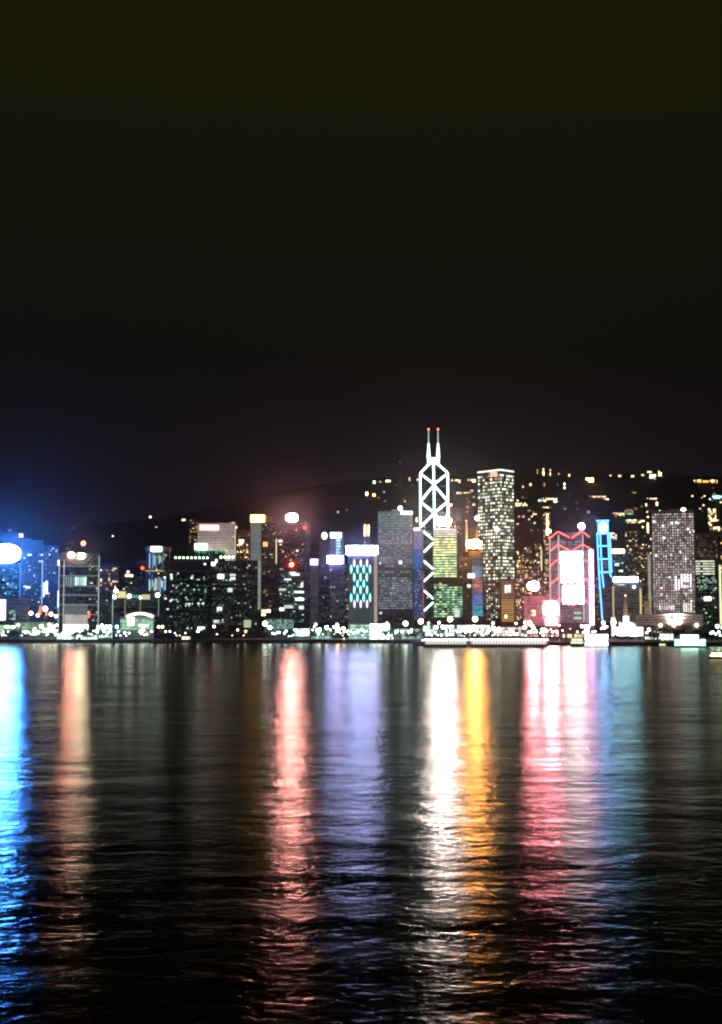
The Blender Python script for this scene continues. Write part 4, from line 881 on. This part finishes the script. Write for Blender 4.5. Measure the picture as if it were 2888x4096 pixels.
lamps((.7, 1, .9), 18, 8, .85, 'bright teal white lamp before the white curved hall', 'lamps before the curved hall', scatter(16, 410, 520, 2536, 2556, 1428, 1470) + [(566, 2555, 1440), (573, 2556, 1440), (607, 2552, 1440)])
lamps((1, .75, .5), 14, 8, .7, 'small warm lamp at the dark middle of the promenade', 'lamps on the dark promenade', [(635, 2550, 1440), (650, 2540, 1440), (663, 2550, 1440), (680, 2545, 1440), (706, 2540, 1440), (719, 2550, 1440), (700, 2556, 1440), (742, 2536, 1450), (794, 2546, 1440), (790, 2549, 1440), (857, 2525, 1460), (868, 2538, 1450), (894, 2548, 1440), (908, 2552, 1440), (929, 2527, 1450), (951, 2545, 1440), (975, 2553, 1440)])
lamps((1, .5, .2), 19, 8, 1.1, 'orange lamp on the promenade left of the blue white lamp row', 'orange promenade lamps', [(984, 2548, 1440), (894, 2549, 1441)])
lamps((.55, .8, 1), 19, 7, .8, 'blue white lamp in the tight row on the quay below the pink signed tower', 'blue white quay lamp row', [(1092+i*9+rr_(-2, 2), 2549+rr_(-2, 2), 1432) for i in range(10) if i != 4])
lamps((.8, 1, .95), 30, 10, 1.35, 'large white lamp glaring on the quay near the centre', 'large white quay lamps', [(1060, 2535, 1450), (1080, 2520, 1460), (1160, 2515, 1460), (1206, 2533, 1450), (1195, 2530, 1450), (1278, 2540, 1440), (1307, 2535, 1450), (1430, 2540, 1440), (1498, 2525, 1440), (1522, 2542, 1440), (1622, 2540, 1440), (1590, 2512, 1460), (1648, 2512, 1460)])
lamps((1, .55, .18), 36, 10, 2.0, 'large orange lamp glaring on the quay, left of the white podium', 'large orange quay lamp', [(1352, 2540, 1440)])
lamps((1, .85, .6), 19, 11, 1.5, 'warm globe lamp above the quay trees near the podium', 'warm lamps by the podium', [(1268, 2512, 1470), (1374, 2514, 1470), (1349, 2495, 1480), (1683, 2512, 1450)])
lamps((.8, 1, .85), 19, 8, .8, 'small white lamp among the quay trees near the centre', 'small white quay lamps', scatter(22, 1210, 1680, 2525, 2562, 1428, 1480))
lamps((.95, 1, .9), 30, 12, 1.25, 'large white lamp behind the long columned pier', 'large lamps behind the pier', [(1700, 2530, 1240), (1712, 2515, 1300), (1745, 2510, 1250), (1772, 2512, 1260), (1783, 2530, 1240), (1800, 2515, 1260), (1850, 2525, 1240), (1870, 2515, 1260), (1900, 2522, 1240), (1925, 2525, 1240), (1950, 2505, 1300), (1980, 2505, 1300), (2000, 2506, 1300), (1995, 2520, 1260)])
lamps((1, .8, .75), 19, 10, 1.1, 'pinkish white lamp behind the right half of the pier', 'pinkish lamps behind the pier', scatter(12, 2040, 2200, 2528, 2545, 1220, 1260))
lamps((1, .85, .6), 19, 10, 1.2, 'warm lamp on the right waterfront below the banks', 'warm right waterfront lamps', [(2100, 2508, 1330), (2327, 2505, 1340), (2343, 2505, 1340), (2370, 2506, 1340), (2380, 2505, 1340), (2412, 2500, 1340), (2416, 2512, 1340), (2454, 2552, 1200), (2510, 2550, 1200), (2586, 2516, 1330), (2633, 2507, 1340), (2595, 2535, 1250)])
lamps((.6, 1, .8), 19, 8, .9, 'green white lamp on the far right waterfront', 'green white lamps at far right', [(2843, 2562, 1180), (2875, 2562, 1180), (2862, 2548, 1190), (2880, 2540, 1200), (2888, 2510, 1250), (2868, 2532, 1200), (2850, 2530, 1210)])

for (x0, x1, n, c, lab, grp, ya, yb, Ya, Yb) in (  # second lamp layer, added for a continuous sparkle on the waterfront
  (1700, 1900, 30, (.9, 1, .92), 'small white lamp in the bright crowd behind the left half of the pier', 'small lamps behind the left pier half', 2498, 2545, 1230, 1300),
  (1900, 2180, 34, (1, .92, .8), 'small cream lamp in the bright crowd behind the right half of the pier', 'small lamps behind the right pier half', 2500, 2545, 1230, 1300),
  (2180, 2440, 22, (1, .75, .72), 'small pinkish lamp on the quay under the banks', 'small lamps under the banks', 2495, 2540, 1250, 1300),
  (0, 215, 24, (.8, 1, .75), 'small green white lamp at the left end of the promenade', 'small lamps at the left end', 2500, 2558, 1430, 1480),
  (215, 450, 26, (.85, 1, .95), 'small white lamp in the bright crowd before the outlined glass tower', 'small lamps before the outlined glass tower', 2520, 2560, 1430, 1480),
  (1160, 1560, 34, (.75, 1, .92), 'small teal white lamp around the podium on the quay', 'small lamps around the podium', 2505, 2560, 1430, 1480)):
    lamps(c, 16, 8, .62, lab, grp, scatter(n, x0, x1, ya, yb, Ya, Yb))
# ------------------------------------------------------------------ trees along the quay
leafm = plain('foliage', (.05, .09, .035), .8); barkm = plain('bark', (.09, .07, .05), .9)
def tree_proto(h, w, seed, label, group):
    rnd = random.Random(seed)
    t = thing('tree', label, 'tree', (0, 0, 0), 0, group)
    tr = MB(); tr.tube((0, 0, 0), (.1, 0, h*.45), .28, .18, 6)
    cl = []
    for i in range(6):
        a = rnd.uniform(0, 6.28); q = (math.cos(a)*w*.32, math.sin(a)*w*.32, h*rnd.uniform(.55, .85)); tr.tube((.1, 0, h*rnd.uniform(.3, .45)), q, .13, .05, 5); cl.append(q)
    tr.build('trunk', barkm, t)
    cr = MB()
    for i in range(7): cl.append((rnd.uniform(-.35, .35)*w, rnd.uniform(-.35, .35)*w, h*rnd.uniform(.5, .95)))
    for c_ in cl:
        for _ in range(70):
            d = Vector((rnd.gauss(0, 1), rnd.gauss(0, 1), rnd.gauss(0, 1))).normalized()*w*.2*rnd.uniform(.5, 1.1)
            p = Vector(c_)+d; u = Vector((rnd.gauss(0, 1), rnd.gauss(0, 1), rnd.gauss(0, 1))).normalized(); v = u.orthogonal().normalized(); sz_ = rnd.uniform(.2, .42)
            n = len(cr.v); cr.v += [tuple(p-u*sz_), tuple(p+v*sz_*.5), tuple(p+u*sz_), tuple(p-v*sz_*.5)]; cr.f.append([n, n+1, n+2, n+3]); cr.m.append(0)
    cr.build('crown', leafm, t)
    return t
segs = [(0, 250, 9, 1436, 1470, 'leafy tree on the left promenade below the blue and dark towers', 'trees on the left promenade'), (250, 640, 16, 1436, 1470, 'round leafy tree on the promenade before the glass tower and white hall', 'trees before the white hall'),
        (640, 1060, 26, 1430, 1480, 'black leafy tree in the unlit middle stretch of the promenade', 'trees on the unlit promenade'), (1060, 1400, 16, 1436, 1480, 'leafy tree on the quay between the pink signed tower and the podium', 'trees left of the podium'),
        (1540, 1700, 12, 1436, 1480, 'dark leafy tree on the quay under the broad grey slab', 'trees under the broad slab'), (1700, 2200, 16, 1310, 1340, 'leafy tree behind the long columned pier', 'trees behind the pier'), (2430, 2620, 12, 1175, 1215, 'low leafy tree on the seawall before the domed hall', 'trees before the domed hall'),
        (2620, 2888, 22, 1230, 1350, 'dark leafy tree in the group right of the domed hall', 'trees right of the domed hall')]
for si, (x0, x1, n, ya, yb, lab, grp) in enumerate(segs):
    ps = [tree_proto(rr_(7, 9), rr_(6, 8), si*10+k, lab, grp) for k in range(2)]
    for i in range(n):
        o = ps[i] if i < 2 else clone(ps[i % 2]); Y = rr_(ya, yb); p = P(rr_(x0, x1), 2550, Y)
        k = rr_(.7, 1.45) if x0 < 2400 or x0 > 2500 else rr_(.5, .8)
        o.location = (p.x, Y, GZ); o.scale = (k, k, k); o.rotation_euler.z = rr_(0, 6)

# ------------------------------------------------------------------ low glowing shops and halls along the quay, added for its continuous blaze
def shop(x0, x1, y0, y1, Y, col, st, label, nc, nr=1, name='shop_row', cat='shop'):
    b = Building(label, x0, x1, y0-2, Y, CON, depth=10, name=name, cat=cat, roof=False)
    b.grid(x0+1, x1-1, y0, y1, nc, nr, [(lum(winmat(col, st, .25, 1.2), st), 1)], .93, .85, .8); b.done(); return b
shop(218, 300, 2534, 2558, 1470, (.75, 1, .9), 4.59, 'glaring white shop row on the promenade, left half before the outlined glass tower', 9, 2)
shop(304, 392, 2538, 2560, 1470, (.7, 1, .92), 5.1, 'glaring white shop row on the promenade, right half before the outlined glass tower', 9, 2)
shop(396, 450, 2528, 2552, 1475, (.6, 1, .8), 2.55, 'pale green shop row left of the navy dotted block', 6, 2)
shop(60, 215, 2490, 2545, 1485, (.45, .8, .45), 0.82, 'dim green lit arcade behind the trees below the two dark left towers', 16, 4, 'arcade', 'arcade')
shop(-40, 56, 2500, 2540, 1480, (.6, .9, .55), 1.22, 'green lit arcade at the left border below the blue sign', 10, 3, 'arcade', 'arcade')
shop(728, 770, 2546, 2558, 1450, (1, .85, .7), 4.08, 'small peach lit kiosk on the unlit promenade', 5, 1, 'kiosk', 'kiosk')
shop(1060, 1175, 2478, 2515, 1480, (.4, .8, .7), 0.71, 'teal lit terrace block under the pink signed tower', 12, 4, 'terrace_block', 'office block')
shop(1178, 1240, 2515, 2545, 1465, (.6, 1, .9), 4.59, 'dazzling teal white hall on the quay right of the blue white lamp row', 7, 3, 'quay_hall', 'hall')
shop(1244, 1330, 2528, 2556, 1470, (.5, .9, .8), 1.33, 'teal lit shed between the teal white hall and the orange lamp', 8, 2)
shop(1563, 1690, 2515, 2556, 1475, (.55, .9, .75), 1.02, 'green grey arcade right of the bright white podium', 12, 3, 'arcade', 'arcade')
shop(1690, 1790, 2500, 2545, 1370, (.7, 1, .88), 2.04, 'white lit hall behind the left half of the columned pier', 10, 3, 'quay_hall', 'hall')
shop(1795, 1960, 2500, 2545, 1370, (.85, 1, .95), 3.26, 'glaring white hall behind the middle of the columned pier', 15, 3, 'quay_hall', 'hall')
shop(1965, 2095, 2508, 2545, 1370, (1, .9, .8), 1.84, 'cream lit hall behind the right of the columned pier', 12, 3, 'quay_hall', 'hall')
shop(2098, 2235, 2518, 2548, 1330, (1, .55, .5), 1.33, 'reddish lit hall under the pylon sign', 12, 2, 'quay_hall', 'hall')
shop(2240, 2335, 2535, 2552, 1250, (1, .9, .5), 1.63, 'yellow lit canteen row left of the glowing pavilion', 10, 1, 'shop_row', 'shop')
# ------------------------------------------------------------------ long columned pier
Yp = CAMZ*FPX/(2590-2515)
def pier(x0, x1, ytop, yroof, Y, label, ncol, lampm, roofm, name='pier', cat='pier', lampevery=1, fill_=None):
    b = Building(label, x0, x1, ytop, Y, CON, depth=14, name=name, cat=cat, shape=None, roof=False, base_z=0)
    zd = 2.4
    MB().box(b.x(x0), b.x(x1), 0, 16, .3, zd).build('deck', conc_m, b.root)
    for i in range(ncol+1):
        xx = b.x(x0)+(b.x(x1)-b.x(x0))*i/ncol; MB().box(xx-.3, xx+.3, .6, 1.2, zd, b.z(yroof)).build('column', plain('white_stone', (.75, .74, .7)), b.root)
        MB().tube((xx, .8, -1), (xx, .8, .3), .5).build('pile', conc_m, b.root)
    mb = MB(); mb.box(b.x(x0)-.6, b.x(x1)+.6, -.6, 15, b.z(yroof), b.z(yroof)+.5); mb.box(b.x(x0)+1, b.x(x1)-1, 2, 12, b.z(yroof)+.5, b.z(ytop)); mb.build('roof', roofm, b.root)
    for i in range(ncol):
        if i % lampevery: continue
        xx = b.x(x0)+(b.x(x1)-b.x(x0))*(i+.5)/ncol
        MB().ball((xx, .4, b.z(yroof)-1.3), .5).build('lamp', lampm, b.root)
    return b
wl = emit((.95, 1, .92), 14)
pr1 = pier(1694, 1872, 2546, 2552, Yp, 'left half of the long white columned pier with lamps under its roof', 16, wl, plain('pale_roof', (.5, .5, .48)))
pr1.box('lit_panel', 1700, 1866, 2556, 2578, emit((1, 1, .9), .9, False), 13, .5)
pr2 = pier(1878, 2192, 2546, 2552, Yp, 'right half of the long white columned pier, ending below the pink signs', 26, wl, plain('pale_roof', (.5, .5, .48)))
pr2.box('lit_panel', 1884, 2186, 2556, 2578, emit((1, .95, .88), 1.0, False), 13, .5)
# bright pavilion
Yq = CAMZ*FPX/(2588-2515)
b = Building('three storey pier pavilion glowing solid white, tallest thing on the right quay', 2338, 2432, 2535, Yq, PALE, depth=16, name='pavilion', cat='pavilion', base_z=0.5, roof=False)
b.box('tower', 2338, 2356, 2512, 2535, emit((1, .98, 1), 3), 2, 5)
b.grid(2340, 2430, 2537, 2562, 8, 2, [(lum(winmat((.95, .97, 1), 7, .6, 1), 5), 1)], 1, .92, .85); b.grid(2340, 2430, 2566, 2584, 8, 1, [(lum(winmat((.95, .97, 1), 7, .6, 1), 5), 1)], 1, .92, .85); b.done()
# small ferry left of the pavilion
def ferry(x0, x1, ytop, ywl, Y, label, lightm, hullcol):
    b = Building(label, x0, x1, ytop, Y, CON, name='ferry', cat='ferry', shape=None, base_z=0, depth=8)
    L_ = b.x(x1)-b.x(x0); H = b.z(ytop); hw = 3.6
    mb = MB(); n = 14; zt = H*.28
    for i in range(n+1):
        u = i/n*2-1; w_ = hw*(1-abs(u)**4)**.5+.05; x = u*L_/2
        mb.v += [(x, 4-w_, zt+abs(u)**3*.6), (x*.94, 4-w_*.6, -.4), (x*.94, 4+w_*.6, -.4), (x, 4+w_, zt+abs(u)**3*.6)]
    for i in range(n):
        a = i*4
        for k in range(3): mb.f.append([a+k, a+4+k, a+5+k, a+1+k]); mb.m.append(0)
        mb.f.append([a, a+3, a+7, a+4]); mb.m.append(0)
    mb.build('hull', plain('hull_paint', hullcol), b.root)
    MB().box(-L_*.42, L_*.42, 1.2, 6.8, zt, H*.6).build('lower_deck', plain('white_paint', (.7, .7, .7)), b.root)
    MB().box(-L_*.36, L_*.36, 1.6, 6.4, H*.6, H*.92).build('upper_deck', plain('white_paint', (.7, .7, .7)), b.root)
    MB().box(-L_*.38, L_*.38, 1.3, 6.7, H*.92, H).build('roof', conc_m, b.root)
    nn = 9
    for i in range(nn):
        for (z0, z1, k, yy) in ((zt, H*.6, .42, 1.1), (H*.6, H*.92, .36, 1.5)):
            x = (-1+2*(i+.5)/nn)*L_*k; o = link('window', winmesh(lightm), b.root, (x, yy, (z0+z1)/2)); o.scale = (L_*k*2/nn*.75, .2, (z1-z0)*.6)
    return b
ferry(2278, 2336, 2550, 2582, 1130, 'small ferry with two decks of green white light, left of the glowing pavilion', winmat((.75, 1, .6), 2.5, .4, 1), (.1, .2, .12))
# green white terminal
Yt = CAMZ*FPX/(2590-2515)
b = Building('green white glowing ferry terminal at the right, mirrored in the water', 2698, 2820, 2550, Yt, PALE, depth=16, name='ferry_terminal', cat='terminal', base_z=0.4, roof=False)
b.box('roof_hall', 2722, 2792, 2540, 2550, emit((.75, 1, .9), 4), 1, 12)
b.grid(2722, 2792, 2552, 2582, 2, 1, [(lum(winmat((.55, 1, .85), 9, .7, 1), 5), 1)], 1, .96, .9); b.grid(2699, 2720, 2556, 2584, 3, 2, [(lum(winmat((.45, 1, .75), 4, .5, 1), 5), 1)], 1, .85, .8); b.grid(2794, 2819, 2556, 2584, 3, 2, [(lum(winmat((.45, 1, .75), 4, .5, 1), 5), 1)], 1, .85, .8); b.done()
b = Building('round cream lit pavilion with a domed top, left of the green white terminal', 2640, 2690, 2530, 1215, PALE, shape='round', depth=14, name='round_pavilion', cat='pavilion', roof=False)
MB().dome((0, b.r, b.z(2530)), b.r, b.s*10).build('dome', wallmat(PALE), b.root)
for i in range(8):
    a = math.pi*(1.08+i*.84/7*1.0); o = link('window', winmesh(winmat((.9, 1, .85), 3, .3, 1)), b.root, ((b.r+.12)*math.cos(a), b.r+(b.r+.12)*math.sin(a), b.z(2548)), a+math.pi/2); o.scale = (1.6, .24, 5)
b = Building('low white lit ferry shed between the domed hall and the round pavilion', 2578, 2642, 2544, 1200, PALE, depth=12, name='shed', cat='shed', roof=False)
b.grid(2580, 2640, 2546, 2558, 8, 1, [(W_W, 1)], .9, .8, .8); b.done()
b = Building('low green lit kiosk row under the round pavilion, on the water edge', 2636, 2662, 2572, Yt+60, CON, depth=6, name='kiosk', cat='kiosk', roof=False)
b.grid(2637, 2661, 2574, 2584, 4, 1, [(winmat((.8, 1, .4), 2, .5, 1), 1)], 1, .8, .8); b.done()
# bottom right boat
Yb = CAMZ*FPX/(2634-2515)
ferry(2832, 2905, 2608, 2634, Yb, 'white orange lit boat out on the water at the right border', winmat((1, .8, .45), 5, .5, 1), (.6, .6, .55))
# small moored boats
for i, (px, lab) in enumerate(((1690, 'small dark work boat moored left of the columned pier'), (1375, 'small boat with an orange lamp moored under the large orange lamp'), (1570, 'low boat moored right of the white podium'))):
    Y = CAMZ*FPX/(2572-2515)-14 if px < 1650 else 1160; p = P(px, 2570, Y)
    t = thing('boat', lab, 'boat', (p.x, Y, 0)); mb = MB()
    for k in range(9):
        u = k/8*2-1; w_ = 1.4*(1-abs(u)**3)+.05
        mb.v += [(u*5, -w_, 1.1+abs(u)**3*.5), (u*4.6, -w_*.5, -.2), (u*4.6, w_*.5, -.2), (u*5, w_, 1.1+abs(u)**3*.5)]
    for k in range(8):
        a = k*4
        for j in range(3): mb.f.append([a+j, a+4+j, a+5+j, a+1+j]); mb.m.append(0)
        mb.f.append([a, a+3, a+7, a+4]); mb.m.append(0)
    mb.build('hull', plain('hull_paint', (.08, .08, .1)), t); MB().box(-1.5, 1.5, -.9, .9, 1.1, 2.9).build('cabin', plain('white_paint', (.6, .6, .6)), t)
    MB().tube((0, 0, 2.9), (0, 0, 4.6), .08).build('mast', metal_m, t); MB().ball((0, 0, 4.7), .3).build('lamp', emit((1, .5, .2) if i == 1 else (1, .8, .6), 30), t)

# ------------------------------------------------------------------ haze over the harbour, added to give the lights a lens-like bloom
HZ = 0.000011; HA = 0.97
m, t = newmat('haze'); N = t.nodes; L = t.links
o = N.new('ShaderNodeOutputMaterial'); v = N.new('ShaderNodeVolumePrincipled'); L.new(v.outputs[0], o.inputs['Volume'])
v.inputs['Color'].default_value = (.85, .85, .9, 1); v.inputs['Density'].default_value = HZ; v.inputs['Anisotropy'].default_value = HA
hz = MB().box(-4600, 4600, -260, 5600, -5, 620).build('haze', m); tag(hz, 'thin haze added for a bloom of light round the city lights', None, None, 'stuff')
